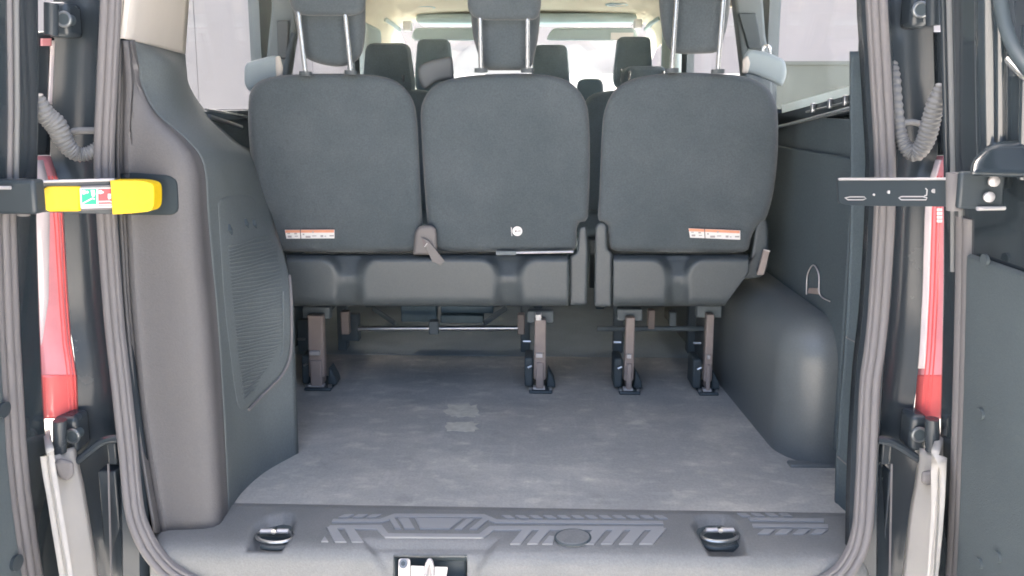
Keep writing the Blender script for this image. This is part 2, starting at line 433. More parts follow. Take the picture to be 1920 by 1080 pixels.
# ---- rubber seal round the opening
sealL = [(206, -90), (206, 0), (199, 150), (193, 300), (199, 420), (212, 600), (226, 730), (239, 850), (249, 950), (264, 1000), (290, 1045), (330, 1082), (400, 1112), (500, 1122)]
sealR = [(1645, -90), (1645, 0), (1653, 150), (1661, 300), (1659, 420), (1649, 580), (1641, 660), (1633, 720), (1627, 850), (1622, 950), (1617, 1000), (1602, 1045), (1570, 1085), (1500, 1116), (1400, 1122)]
def YSy(py): return lerp([(0, 1.40), (300, 1.40), (600, 1.38), (850, 1.34), (1000, 1.30), (1085, 1.283)], py)
def DY(py): return YSy(py) - 1.40
path2 = cr([V(p) for p in sealL + sealR[::-1]], 8)
path = [PY(p.x, p.y, YSy(p.y)) for p in path2]
prof = [(-.026, .012), (-.027, -.004), (-.022, -.016), (-.013, -.019), (-.005, -.014), (-.003, -.006), (.000, -.006), (.003, -.015), (.010, -.017), (.015, -.012), (.0165, -.004), (.019, -.004), (.0215, -.010), (.026, -.008), (.028, .000), (.026, .014)]
rg = []
for i, p in enumerate(path):
    a = path[max(0, i - 1)]; b = path[min(len(path) - 1, i + 1)]
    t = (b - a).normalized(); side = V((-t.z, 0, t.x))     # points inwards: down the left side, along the bottom, up the right
    rg.append([p + side * u + V((0, v, 0)) for u, v in [(u_ * .68, v_ * .5 + .002) for u_, v_ in prof]])
MB().rings(rg, True, True, True).build('door_seal', 'rubber', van, smooth=50)

# ---- painted jambs left and right of the seal, outer corner of the body
TLi = [(60, 103), (85, 103), (190, 98), (290, 95), (340, 113), (400, 121), (560, 130), (640, 136), (700, 146), (785, 149)]
TLo = [(60, 28), (300, 20), (400, 24), (700, 50), (785, 58)]
TRi = [(60, 1748), (200, 1752), (288, 1757), (340, 1741), (390, 1733), (540, 1729), (660, 1723), (785, 1711)]
TRo = [(60, 1822), (300, 1832), (400, 1830), (700, 1815), (785, 1806)]
JL = TLi + [(850, 138), (910, 144), (1020, 162), (1240, 190)]
JR = TRi + [(850, 1732), (910, 1728), (1020, 1712), (1240, 1690)]
for s, tab, jt in ((-1, sealL, JL), (1, sealR, JR)):
    T = [(y, x) for x, y in tab if y < 960]
    pr = [(.014, .055), (.012, .030), (.004, .016), (-.014, .014), (-.026, .012), (-.031, .022)]
    rows = []
    for y in (-160, 0, 60, 150, 230, 300, 340, 400, 500, 600, 700, 785, 900, 1040, 1240):
        b = PY(lerp(T, y), y, YSy(y))
        r = [b + V((-s * u, v, 0)) for u, v in pr]
        e = PY(lerp(jt, y) + s * 3, y, 1.436 + DY(y)); f = r[-1]
        r += [f.lerp(e, .18) + V((0, .022, 0)), f.lerp(e, .55) + V((0, .026, 0)), f.lerp(e, .86) + V((0, .012, 0)), e, e + V((s * .006, .02, 0)), e + V((s * .03, .10, 0)), e + V((s * .03, .35, 0))]
        rows.append(r)
    cols = [cr([r[i] for r in rows], 4) for i in range(len(rows[0]))]
    jm = MB().rings([[c[j] for c in cols] for j in range(len(cols[0]))], close=False)
    jm.build('door_jamb', 'jamb', van, smooth=50, solid=.003)
# rear roof header above the frame
MB().box((-.84, 1.42, 1.93), (.84, 1.66, 2.03)).build('rear_header', 'paint', van)

def inward(s): return -s
# ---- tail lights
def tail_light(s, inner, outer, split):
    lab = 'left tail light, pale and red behind the yellow check strap' if s < 0 else 'right tail light, deep red with a pale inner edge'
    def strip(y0, y1, f0, f1, n=16):
        rows = []
        for i in range(n + 1):
            y = y0 + (y1 - y0) * i / n
            xi, xo = lerp(inner, y), lerp(outer, y)
            r = []
            for k in range(7):
                f = f0 + (f1 - f0) * k / 6
                yy = 1.437 + DY(y) - .055 * math.sin(min(1, f * 1.15) * math.pi / 2)
                r.append(PY(xi + (xo - xi) * f, y, yy))
            rows.append(r)
        return MB().rings(rows, close=False)
    t = strip(292, 785, 0.02, 1.0, 30).build('tail_light', 'lens', van, solid=.02, label=lab)
    h_ = strip(60, 291, 0.02, 1.0, 14).build('lamp_housing', 'jamb', t, solid=.02)
    return t, strip
t, st = tail_light(-1, TLi, TLo, [(60, 700, .02, 1)])
def edge(i0, i1, y0, y1, st, name, m, par, dy=-.003):
    q = st(y0, y1, i0, i1, 14); q.v = [p + V((0, dy, 0)) for p in q.v]
    return q.build(name, m, par, solid=.004)
pr_ = []
for k in range(21):
    y = 300 + 400 * k / 20; f0 = lerp([(300, .22), (420, .30), (560, .42), (640, .62), (700, .93)], y); r_ = []
    for j in range(6):
        f = f0 + (.95 - f0) * j / 5; yy = 1.437 + DY(y) - .055 * math.sin(min(1, f * 1.15) * math.pi / 2) - .003
        r_.append(PY(lerp(TLi, y) + (lerp(TLo, y) - lerp(TLi, y)) * f, y, yy))
    pr_.append(r_)
MB().rings(pr_, close=False).build('pale_skylit_lens', 'lens_pale_skylit', t, solid=.004)  # sky reflection on the left lens put into a pale band
edge(.02, .10, 76, 195, st, 'pale_skylit_lens', 'lens_pale_skylit', t)
edge(.10, .34, 72, 86, st, 'lens_tip', 'lens', t)
edge(.0, .97, 702, 784, st, 'reflector', 'lens2', t)
t2, st2 = tail_light(1, TRi, TRo, [(60, 700, .02, 1)])
edge(.02, .14, 300, 690, st2, 'pale_skylit_lens', 'lens_pale_skylit', t2)
edge(.0, .97, 702, 784, st2, 'reflector', 'lens2', t2)
def lens_ribs(inn, out_, fs, par):
    for f in fs:
        pts = []
        for k in range(15):
            y = 330 + 440 * k / 14; yy = 1.437 + DY(y) - .055 * math.sin(min(1, f * 1.15) * math.pi / 2) - .0015
            pts.append(PY(lerp(inn, y) + (lerp(out_, y) - lerp(inn, y)) * f, y, yy))
        MB().tube(pts, .0013, 6).build('lens_rib', 'lens2', par)
lens_ribs(TLi, TLo, (.06, .13, .20), t); lens_ribs(TRi, TRo, (.16, .24, .31), t2)
# small print moulded on the right lens
tl = MB()
for k in range(4): boxpx(tl, 1757, 391 + k * 7, 1767, 396 + k * 7, 1.378, .002)
tl.build('lens_marking', 'white', t2)

# ---- door hinges on the body
def hinge(px, py, s, name, up):
    dy = DY(py); h = MB(); boxpx(h, px - 26, py - 34, px + 12, py + 34, 1.392 + dy, .05)
    hb = h.build(name, 'jamb', van, bevel=.010, seg=3)
    c = PY(px + 8 * (-s), py, 1.386 + dy)
    MB().tube([c + V((math.cos(a) * .0125, 0, math.sin(a) * .0125)) for a in [2 * math.pi * k / 20 for k in range(20)]], .003, 8, True).build('bolt_collar', 'dull', hb)
    MB().cyl(c + V((0, -.002, 0)), c + V((0, .02, 0)), .011, 16).build('bolt', 'black', hb)
    MB().cyl(PY(px - 16 * (-s), py - 30, 1.36 + dy), PY(px - 16 * (-s), py + 30, 1.36 + dy), .012, 14).build('knuckle', 'jamb', hb)
    return hb
hinge(112, 36, -1, 'door_hinge', 1); hinge(128, 818, -1, 'door_hinge', 0)
hinge(1734, 18, 1, 'door_hinge', 1); hinge(1732, 815, 1, 'door_hinge', 0)
# pressed ledges and drain channels beneath the lights
for s, pts in ((-1, [(132, 876), (168, 846), (196, 826), (222, 822)]), (1, [(1738, 872), (1700, 846), (1672, 830), (1645, 824)])):
    MB().tube(cr([PY(x, y, 1.40 + DY(y)) for x, y in pts], 5), .008, 8).build('body_ledge', 'jamb', van)
for s, (a, b) in ((-1, (203, 216)), (1, (1652, 1672))):
    m_ = MB(); boxpx(m_, a, 830, b, 872, 1.355, .03); m_.build('jamb_bracket', 'jamb', van, bevel=.003)
    m_ = MB(); boxpx(m_, a - (3 if s < 0 else 0), 884, b, 1090, 1.345, .03); m_.build('jamb_bracket', 'jamb', van, bevel=.003)
    MB().tube([PY(a if s < 0 else b, 870, 1.34), PY((a + 6) if s < 0 else b - 4, 1090, 1.32)], .002, 6).build('jamb_seam', 'rubber', van)

# ---- bumper ends under the lights
def bumper(s, rows, white):
    g_ = []
    for (y, xi, xo) in rows:
        a, b = PY(xi + (6 if s < 0 else -6), y, 1.40 + DY(y)), PY(xo, y, 1.33 + DY(y)); c = PY(xo - (60 if s < 0 else -60), y, 1.33 + DY(y))
        m1 = a.lerp(b, .35) + V((0, -.045, 0))
        g_.append([a, m1, b + V((0, -.012, 0)), V((c.x, 1.40 + DY(y), c.z))])
    lm = loft(g_, 4, 3); o = lm.build('bumper_end', 'bumper', van, solid=.012)
    return o, lm.bvh()
bl, blb = bumper(-1, [(836, 136, 94), (872, 143, 98), (910, 152, 104), (960, 160, 112), (1020, 170, 122), (1100, 182, 134)], None)
for k in range(4):
    y = 1024 + k * 16
    q_ = [onto(blb, x, yy, .002) for x, yy in ((113, y + 12), (124, y + 3), (135, y - 5))]
    if all(q_): MB().tube(q_, .0045, 8).build('step_rib', 'rubber', bl)
br, brb = bumper(1, [(838, 1728, 1755), (880, 1724, 1753), (910, 1720, 1753), (960, 1711, 1753), (1020, 1704, 1749), (1100, 1695, 1744)], None)
pillow(rpoly([(100, 870), (112, 858), (138, 866), (139, 890), (128, 902), (112, 897)], 6), lambda x, y: 1.262, .06, .008, n=36).build('end_cap', 'rubber', bl)
pillow(rpoly([(1728, 884), (1752, 880), (1752, 906), (1740, 910), (1727, 906)], 5), lambda x, y: 1.262, .06, .008, n=36).build('end_cap', 'rubber', br)

# ---- wiring conduits from body to door
def conduit(pts, r0, name, ripple=.0011, pitch=60):
    pth = cr([PY(x, y, Y) for x, y, Y in pts], 26)
    n = len(pth)
    return MB().tube(pth, lambda t: r0(t) + ripple * math.sin(t * n * 1.0), 14).build(name, 'hose', van, smooth=60)
conduit([(70, 178, 1.33), (84, 212, 1.345), (106, 236, 1.36), (122, 268, 1.375), (142, 288, 1.39), (164, 288, 1.40), (186, 276, 1.41)], lambda t: lerp([(0, .008), (.14, .016), (.3, .019), (.5, .016), (.7, .0135), (1, .0125)], t), 'wiring_conduit')
conduit([(1763, 158, 1.33), (1753, 196, 1.345), (1744, 232, 1.36), (1734, 266, 1.375), (1717, 288, 1.39), (1699, 276, 1.40), (1688, 250, 1.41), (1681, 200, 1.42), (1676, 140, 1.44), (1668, 110, 1.46)], lambda t: lerp([(0, .006), (.1, .014), (.25, .016), (.5, .014), (.65, .011), (1, .010)], t), 'wiring_conduit')
MB().tube(cr([PY(x, y, 1.415) for x, y in ((128, 258), (136, 248), (150, 245), (180, 245))], 6), .007, 8).build('body_loop', 'hose', van)
MB().tube(cr([PY(x, y, 1.415) for x, y in ((1692, 231), (1710, 229), (1728, 233))], 6), .006, 8).build('body_loop', 'hose', van)

# ---- rear doors, swung square open
def rear_door(s):
    X = -.814 if s < 0 else .797
    lab = 'left rear door, open, edge on' if s < 0 else 'right rear door, open, inner face showing'
    a, b = sorted((X, X + s * .07))
    d = MB().box((a, .45, .42), (b, 1.325, 1.96)).build('rear_door', 'paint', van, bevel=.012, seg=4, label=lab)
    def at(px):                                  # depth on the inner face of that pixel column at mid height
        return PX(px, 500, X).y
    return d, X, at
dl, XL, atL = rear_door(-1)
dr, XR, atR = rear_door(1)
def vstrip(X, s, Y, z0, z1, r, name, m, par, flat=1.0):
    return MB().tube([V((X - s * r * .3, Y, z0)), V((X - s * r * .3, Y, z1))], r, 10, flat=flat).build(name, m, par)
# left door
def yat(px, py, X): return PX(px, py, X).y
def strip2(X, s, Y, r, z0, z1, m, par, out=.006):
    return MB().tube([V((X, Y, z0)), V((X, Y, z1))], r, 12, up=(0, 1, 0), flat=out / r).build('weather_strip', m, par)
for Y, r, z0, z1, m_, out in ((1.243, .005, 1.24, 1.96, 'rubber', .005), (1.258, .0055, 1.22, 1.96, 'hose', .006), (1.214, .009, .42, 1.24, 'rubber', .006), (1.233, .009, .42, 1.24, 'rubber', .008), (1.2515, .009, .42, 1.24, 'rubber', .006)):
    strip2(XL, -1, Y, r, z0, z1, m_, dl, out)
DTL = [(.5, -.853), (.68, -.862), (.80, -.862), (1.0, -.854), (1.2, -.842), (1.4, -.8195), (1.6, -.8025), (1.96, -.775)]
DTR = [(.53, .835), (.71, .828), (.92, .817), (1.12, .805), (1.31, .790), (1.57, .763), (1.96, .72)]
def on_door(px, py, tab, X0, off):
    """point on the curved inner face, given back on the flat door before it is curved"""
    X = X0
    for _ in range(6): X = lerp(tab, PX(px, py, X + off).z)
    p = PX(px, py, X + off); return V((X0 + off, p.y, p.z))
def curve_door(root, tab, X0):
    """give the door and all its pieces the barrel shape of the body side"""
    todo = [root] + list(root.children)
    for o in todo:
        org = parent_origin(o)
        bm = bmesh.new(); bm.from_mesh(o.data)
        zs_ = [v.co.z + org.z for v in bm.verts]
        if max(zs_) - min(zs_) > .15:
            for z in [.5 + .1 * k for k in range(15)]:
                bmesh.ops.bisect_plane(bm, geom=bm.verts[:] + bm.edges[:] + bm.faces[:], plane_co=(0, 0, z - org.z), plane_no=(0, 0, 1))
        for v in bm.verts: v.co.x += lerp(tab, v.co.z + org.z) - X0
        bm.to_mesh(o.data); bm.free()
MB().box((XL, .50, .44), (XL + .010, 1.202, 1.16)).build('door_card', 'door_panel', dl, bevel=.006, seg=3)
for (px, py) in ((4, 768), (28, 1055)):
    p = on_door(px, py, DTL, XL, .010); MB().tube([p + V((0, 0, 0)), p + V((.006, 0, 0))], .014, 14).build('door_bolt', 'paint2', dl)
# right door
for Y, r, z0, z1, m_, out in ((1.306, .005, 1.26, 1.96, 'jamb', .005), (1.285, .0045, 1.26, 1.96, 'hose', .006), (1.264, .0115, .42, 1.22, 'rubber', .006), (1.242, .0115, .42, 1.22, 'rubber', .008), (1.286, .004, 1.12, 1.26, 'hose', .005), (1.262, .005, 1.12, 1.26, 'hose', .005)):
    strip2(XR, 1, Y, r, z0, z1, m_, dr, out)
card = MB().box((XR - .014, .50, .40), (XR, 1.226, 1.165)).build('door_card', 'door_panel', dr, bevel=.010, seg=3)
for (px, py) in ((1850, 487), (1841, 776), (1838, 1056), (1873, 1044)):
    p = on_door(px, py, DTR, XR, -.014); MB().tube([p, p + V((-.005, 0, 0))], .009, 14).build('door_bolt', 'door_panel', dr, smooth=30)
# rounded pressing above the card: window surround of the right door
MB().tube(cr([V((XR - .004, 1.172, 1.28)), V((XR - .004, 1.172, 1.5)), V((XR - .004, 1.165, 1.75)), V((XR - .004, 1.15, 1.95))], 8), .02, 14).build('window_surround', 'paint', dr)
MB().tube(cr([on_door(x, y, DTR, XR, -.008) for x, y in ((1872, -60), (1878, 0), (1888, 50), (1908, 100), (1940, 140), (1990, 175))], 8), .011, 14).build('window_gasket', 'black', dr)
MB().tube(cr([on_door(x, y, DTR, XR, -.010) for x, y in ((1891, 112), (1908, 130), (1940, 160), (1990, 200))], 6), .006, 10).build('gasket_trim', 'chrome', dr)
MB().box((XR - .006, .55, 1.45), (XR - .002, 1.125, 1.88)).build('door_window', mat('dark_tinted_glass', (.05, .06, .07), .06, var=.02, coat=1), dr)
for (Y, z0, z1, r_) in ((1.205, 1.24, 1.96, .007), (1.155, 1.30, 1.96, .010), (1.105, 1.30, 1.52, .006)):
    MB().tube([V((XR - .001, Y, z0)), V((XR - .001, Y - .012, z1))], r_, 12).build('pressed_ridge', 'paint', dr)
curve_door(dl, DTL, XL); curve_door(dr, DTR, XR)
# glossy latch housing
hs = pillow(rpoly([(1818, 330), (1822, 300), (1862, 264), (1990, 262), (1990, 335)], [6, 14, 20, 4, 4]), lambda x, y: 1.06 + (y - 330) * -.0006, .07, .012, n=60).build('latch_housing', 'paint', dr)

# ---- check straps
# right: black pressed steel arm
arm = MB()
def armpt(px, py):
    t = (px - 1572) / (1790 - 1572); return PY(px, py, 1 / ((1 - t) / 1.385 + t / 1.185))
def slab(mb, pts, f, d):
    return mb.prism([f(x, y) for x, y in pts], d)
slab(arm, rpoly([(1571, 336), (1584, 334), (1790, 334), (1790, 388), (1600, 386), (1574, 382)], 5, 3), armpt, (0, .012, 0))
ra = arm.build('check_arm', 'paint2', van, bevel=.002, smooth=0)
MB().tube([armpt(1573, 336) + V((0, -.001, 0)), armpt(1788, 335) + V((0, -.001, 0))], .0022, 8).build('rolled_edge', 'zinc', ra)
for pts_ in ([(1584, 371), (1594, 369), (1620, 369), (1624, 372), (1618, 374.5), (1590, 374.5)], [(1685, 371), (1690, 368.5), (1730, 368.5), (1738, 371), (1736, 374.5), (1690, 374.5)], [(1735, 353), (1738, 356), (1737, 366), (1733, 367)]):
    MB().tube([armpt(x, y) + V((0, -.0006, 0)) for x, y in pts_], .0011, 6, len(pts_) > 4).build('rib_highlight', 'zinc', ra)  # highlights on the pressed ribs laid on as pale lines
for (x, y, r) in ((1638, 365, .002), (1666, 360, .003), (1750, 358, .0035)):
    p = armpt(x, y); MB().cyl(p + V((0, -.003, 0)), p, r, 10).build('stud', 'zinc', ra)
MB().cyl(PY(1789, 324, 1.175), PY(1789, 394, 1.175), .0115, 16).build('pivot_pin', 'rubber', ra)
br_ = MB(); boxpx(br_, 1797, 322, 1888, 392, 1.105, .012)
rb_ = br_.build('check_bracket', 'paint2', van, bevel=.004, seg=3)
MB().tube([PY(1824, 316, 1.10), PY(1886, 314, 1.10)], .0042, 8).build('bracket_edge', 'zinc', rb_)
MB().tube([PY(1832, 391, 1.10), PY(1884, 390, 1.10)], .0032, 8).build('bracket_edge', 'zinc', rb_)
for (x, y) in ((1862, 340), (1853, 369)):
    p = PY(x, y, 1.10); MB().tube([p, p + V((0, -.004, 0)), p + V((0, -.006, 0))], lambda t: .0078 if t < .7 else .0045, 18).build('rivet', 'zinc', rb_)
# left: strap with its yellow sleeve
def strap(px, py):
    t = (px - 60) / (300 - 60); return PY(px, py, 1 / ((1 - t) / 1.255 + t / 1.39))
sa = MB(); slab(sa, rpoly([(-10, 345), (86, 338), (215, 335), (222, 402), (86, 398), (-10, 400)], 4, 3), strap, (0, .012, 0))
sa = sa.build('check_arm', 'paint2', van, bevel=.002, smooth=0)
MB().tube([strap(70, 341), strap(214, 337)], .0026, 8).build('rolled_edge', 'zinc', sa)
ys = MB(); slab(ys, rpoly([(85, 356), (92, 349), (156, 349), (156, 395), (96, 396), (88, 388)], [4, 5, 0, 0, 5, 5], 4), lambda x, y: strap(x, y) + V((0, -.010, 0)), (0, .014, 0))
ys.build('yellow_sleeve', 'yellow', sa, bevel=.003, seg=3)
yg = MB(); slab(yg, rpoly([(216, 337), (275, 337), (294, 343), (297, 352), (297, 384), (290, 394), (264, 397), (220, 400)], [1, 20, 6, 6, 8, 6, 10, 1], 4), lambda x, y: strap(x, y) + V((0, -.016, 0)), (0, .03, 0))
yg.build('yellow_grip', 'yellow', sa, bevel=.006, seg=4)
lb = MB(); slab(lb, [(156, 348), (217, 346), (219, 391), (157, 394)], lambda x, y: strap(x, y) + V((0, -.009, 0)), (0, .012, 0))
lbo = lb.build('label_sleeve', 'rubber', sa, bevel=.001)
def decal(pts, k, m, name='print', par=None):
    q = MB(); slab(q, pts, lambda x, y: strap(x, y) + V((0, -.009 - k * .0006, 0)), (0, .0005, 0)); return q.build(name, m, par or sa, smooth=0)
decal(rpoly([(155.5, 351.5), (218, 350.5), (219, 387.5), (157.5, 389.5)], 2, 3), 1, 'white', 'warning_label')
decal([(159, 353.5), (186.5, 353), (186.8, 384.8), (160, 385.5)], 2, 'green')
decal([(190, 353), (216, 352.5), (216.6, 384), (190.5, 384.5)], 2, 'redprint')
def disc(x, y, r): return [(x + r * math.cos(2 * math.pi * k / 14), y + r * math.sin(2 * math.pi * k / 14)) for k in range(14)]
for (x, y, r) in ((163.5, 359, 4.2), (194.5, 358.8, 3.8), (199, 359.4, 1.8)): decal(disc(x, y, r), 3, 'white')
decal(disc(170, 359, 2.6), 3, 'white'); decal(disc(170, 359, 1.3), 4, 'green')
decal([(176.5, 355), (183.5, 355), (184.8, 363), (182.8, 368), (179, 367)], 3, 'white')
decal([(160.5, 379.3), (180, 369), (184.5, 371), (183.5, 373), (180, 371.6), (162, 381.3)], 3, 'white')
decal([(160.5, 382.3), (186, 381.6), (186, 383.4), (161, 384.2)], 3, 'white')
decal([(208.5, 362), (213.8, 362), (214.2, 371), (210, 372.5), (208.3, 369)], 3, 'white')
decal([(191.2, 375.6), (212, 375), (215.6, 376.6), (215, 378.4), (212, 377.2), (191.4, 377.8)], 3, 'white')
decal([(191.3, 381.2), (215.4, 380.8), (215.4, 382.4), (191.4, 382.8)], 3, 'white')
# bracket of the strap on the left door
lb_ = MB(); boxpx(lb_, -30, 338, 62, 402, 1.20, .03); lbk = lb_.build('check_bracket', 'paint2', van, bevel=.006, seg=3)
MB().cyl(PY(44, 336, 1.22), PY(44, 404, 1.22), .010, 14).build('pivot_pin', 'rubber', lbk)
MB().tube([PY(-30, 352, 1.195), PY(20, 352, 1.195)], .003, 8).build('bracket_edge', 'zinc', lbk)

# ---- left pillar trim
A = loft([[PY(x, y, Y) for x, y, Y in r] for r in (
    [(222, -40, 1.425), (236, -40, 1.435), (262, -40, 1.455), (352, -40, 1.74)],
    [(222, 40, 1.425), (232, 40, 1.435), (250, 40, 1.455), (347, 40, 1.76)],
    [(221, 72, 1.425), (229, 72, 1.435), (246, 76, 1.455), (343, 101, 1.78)])], 6, 5)
A.build('upper_pillar_trim', 'cream2', van, solid=.006)
ridge = [(76, 246, 1.45), (120, 254, 1.455), (160, 259, 1.46), (215, 288, 1.47), (265, 345, 1.485), (310, 376, 1.495), (400, 384, 1.50), (480, 391, 1.50), (560, 399, 1.49), (680, 408, 1.475), (800, 415, 1.45), (1000, 425, 1.42)]
rows = []
for y, x, Y in ridge:
    g0 = lerp([(76, 221), (300, 217), (600, 234), (850, 260), (1000, 287)], y)     # rim by the seal
    g1 = g0 + 4; g2 = g0 + 17; g3 = g0 + 22
    if x - g0 < 45: g1, g2, g3 = g0 + .15 * (x - g0), g0 + .4 * (x - g0), g0 + .6 * (x - g0)
    k = (x - g3)
    e = DY(y) * .75; rows.append([(g0, y, 1.425 + DY(y)), (g1, y, 1.436 + DY(y)), (g2, y, 1.438 + e), (g3, y, 1.427 + e), (g3 + k * .12, y, 1.432 + e), (g3 + k * .78, y, 1.443 + e), (g3 + k * .95, y, Y - .016), (x, y, Y)])
PT = loft([[PY(*q) for q in r] for r in rows], 4, 5)
PTo = PT.build('pillar_trim', 'trim', van, solid=.006, label='pinkish grey moulded left rear pillar trim')
fwd = [[(255, 80, 1.50), (290, 88, 1.60), (343, 103, 1.78)],
       [(300, 112, 1.53), (325, 120, 1.62), (345, 128, 1.79)],
       [(310, 165, 1.54), (340, 165, 1.66), (352, 165, 1.80)],
       [(335, 215, 1.56), (365, 212, 1.70), (386, 215, 1.88)],
       [(385, 268, 1.58), (412, 262, 1.74), (440, 268, 1.99)],
       [(410, 312, 1.60), (445, 305, 1.78), (484, 302, 2.06)],
       [(416, 402, 1.60), (455, 402, 1.75), (505, 402, 1.97)],
       [(422, 480, 1.58), (470, 478, 1.69), (528, 475, 1.84)],
       [(428, 560, 1.57), (480, 560, 1.66), (546, 560, 1.76)],
       [(436, 680, 1.55), (485, 680, 1.64), (551, 680, 1.73)],
       [(444, 800, 1.53), (490, 790, 1.62), (554, 770, 1.71)],
       [(450, 985, 1.50), (496, 935, 1.60), (557, 870, 1.70)]]
SP = loft([[PY(r[-1][0], r[-1][1], r[-1][2])] + [PY(*q) for q in f] for r, f in zip(rows, fwd)], 5, 5)
SPo = SP.build('side_trim', 'side', van, solid=.006)
spb = SP.bvh()
# bright moulded edge between them
edge_pts = [PY(x, y, Y - .004) for y, x, Y in ridge[1:]]
MB().tube(cr(edge_pts, 5), .0045, 8).build('trim_edge', 'trim', van)
# closing wall of the housing in front of the panel
hf = [[PY(*f[-1]), PY(*f[-1]) + V((-.02, .03, -.01)), V((-.80, PY(*f[-1]).y + .06, PY(*f[-1]).z - .02))] for f in fwd[3:]]
MB().rings(hf, close=False).build('housing_front', 'wall', van, solid=.004)
MB().box((-.80, 1.60, .56), (-.765, 4.6, 1.37)).build('side_wall_trim', 'wall', van)
# speaker panel: plate, ribs, dimples
def plate(outline, off, name, m, par, bvh, n=80, r=.006):
    o = resample(outline, n); c = V((sum(p.x for p in o) / n, sum(p.y for p in o) / n)); rg = []
    for s_, k in ((1.02, -.004), (1.0, off * .5), (.985, off * .9), (.96, off), (.75, off), (.5, off), (.25, off), (.05, off)):
        ring = []
        for p in o:
            q = c + (p - c) * s_; h = onto(bvh, q.x, q.y, k)
            ring.append(h if h else (ring[-1] if ring else PY(q.x, q.y, 1.7)))
        rg.append(ring)
    return MB().rings(rg, True, False, True).build(name, m, par, smooth=60)
# strap pocket: near-black plate on the trim, recess shade put into its colour
ptb = PT.bvh()
plate(rpoly([(217, 326), (250, 323), (322, 329), (334, 338), (337, 394), (328, 403), (222, 402)], [1, 10, 8, 10, 10, 8, 1], 4), .010, 'strap_pocket_shade', 'pocket_shade', PTo, ptb, n=60)
sp_out = cr([V(p) for p in ((403, 390), (404, 374), (416, 366), (442, 363), (464, 364), (476, 378), (482, 402), (500, 430), (524, 470), (537, 510), (541, 560), (542, 630), (538, 672), (522, 704), (488, 738), (458, 769), (443, 768), (436, 740), (428, 680), (416, 580), (408, 470))], 5, True)
spk = plate(sp_out, .007, 'speaker_panel', 'side', van, spb)
for k in range(44):
    y = 462 + k * 6.6
    xl = lerp([(455, 422), (560, 430), (680, 442), (760, 455)], y) ; xr = lerp([(455, 498), (480, 512), (540, 524), (650, 526), (700, 500), (760, 462)], y)
    if xr - xl < 8: continue
    pts = []
    for i in range(9):
        f = i / 8; yy = y - 16 * f + 1.3 * math.sin(f * 7 + k * .9)
        h = onto(spb, xl + (xr - xl) * f, yy, .0075)
        if h: pts.append(h)
    if len(pts) > 3: MB().tube(pts, .0017, 6).build('grille_rib', 'side', spk)
for (x, y) in ((424, 432), (456, 422), (472, 424)):
    h = onto(spb, x, y, .006)
    MB().tube([h + V((-.002, .004, .012)), h + V((0, 0, 0)), h + V((.002, .006, -.012))], lambda t: .004 + .005 * math.sin(t * math.pi), 10).build('trim_dimple', 'black', spk)
for pts, r_, m_ in (([(538, 520), (541, 560), (542, 640), (538, 675), (522, 706), (490, 738), (460, 768)], .0034, 'rubber'), ([(526, 548), (527, 600), (527, 650), (522, 668)], .0022, 'side')):
    q = [onto(spb, p.x, p.y, .009) for p in cr([V(p) for p in pts], 5)]
    MB().tube([p for p in q if p], r_, 8).build('panel_edge', m_, spk)
# left window sill trim with its bright strip
MB().box((-.80, 1.72, 1.365), (-.745, 2.32, 1.393)).build('window_sill', 'black', van, bevel=.006, seg=3)
MB().tube([PX(392, 218, -.742), PX(452, 238, -.742)], .006, 8).build('sill_strip', 'metal', van)
MB().tube([PX(386, 205, -.745), PX(462, 218, -.745)], .0035, 8).build('sill_strip', 'chrome', van)

# ---- right inner wall
rw = MB().box((.790, 1.50, .56), (.814, 4.6, 1.375)).build('side_wall_trim', 'wall', van)
MB().box((.780, 1.66, .60), (.789, 2.35, 1.29)).build('wall_panel', 'wall', van, bevel=.008, seg=3)
# dark post just inside the seal
pst = []
for (y, x0, x1, Y) in ((96, 1601, 1642, 1.50), (200, 1601, 1644, 1.50), (330, 1602, 1645, 1.50), (450, 1600, 1640, 1.50), (650, 1590, 1630, 1.50), (800, 1578, 1618, 1.50), (960, 1572, 1610, 1.50), (1000, 1582, 1608, 1.49)):
    a = PY(x0, y, Y + .12); b = PY(x0 - 2, y, Y + .02); c = PY(x0 + 5, y, Y); d = PY(x1, y, Y - .06)
    pst.append([a, b, c, d])
PST = loft(pst, 4, 5); pso = PST.build('rear_post_trim', 'wall', van, solid=.006)
psb = PST.bvh()
for (a, b) in (((1586, 632), (1622, 652)), ((1570, 856), (1605, 887))):
    MB().tube([onto(psb, *a, .004) or PY(*a, 1.5), PY(*b, 1.45)], .0014, 6).build('post_seam', 'rubber', pso)
for (x, y) in ((1604, 480), (1598, 625), (1598, 690), (1603, 676)):
    h = onto(psb, x, y, .002)
    if h: MB().cyl(h, h + V((0, -.003, 0)), .0025, 8).build('screw', 'zinc', pso)
# window sill, strips on the right
def RX(px, py, X=.782): return PX(px, py, X)
sl_ = MB(); sl_.prism([RX(1466, 197, .812), RX(1600, 160, .812), RX(1600, 176, .788), RX(1466, 212, .788)], (.02, 0, -.004)); sl_.build('window_sill', 'visor', van)
sl_ = MB(); sl_.prism([RX(1455, 214, .79), RX(1602, 176, .79), RX(1602, 200, .79), RX(1455, 246, .79)], (.012, 0, 0)); sl_.build('window_track', 'black', van)
MB().tube([RX(1455, 240), RX(1600, 202)], .006, 10).build('sill_strip', 'chrome', van)
MB().tube([RX(1512, 210), RX(1592, 191)], .0028, 8).build('sill_strip', 'metal', van)
for (x, y) in ((1525, 202), (1557, 194), (1586, 188)):
    p = RX(x, y); MB().box(p - V((.006, .006, .012)), p + V((.004, .006, .012))).build('track_clip', 'metal', van, bevel=.002)
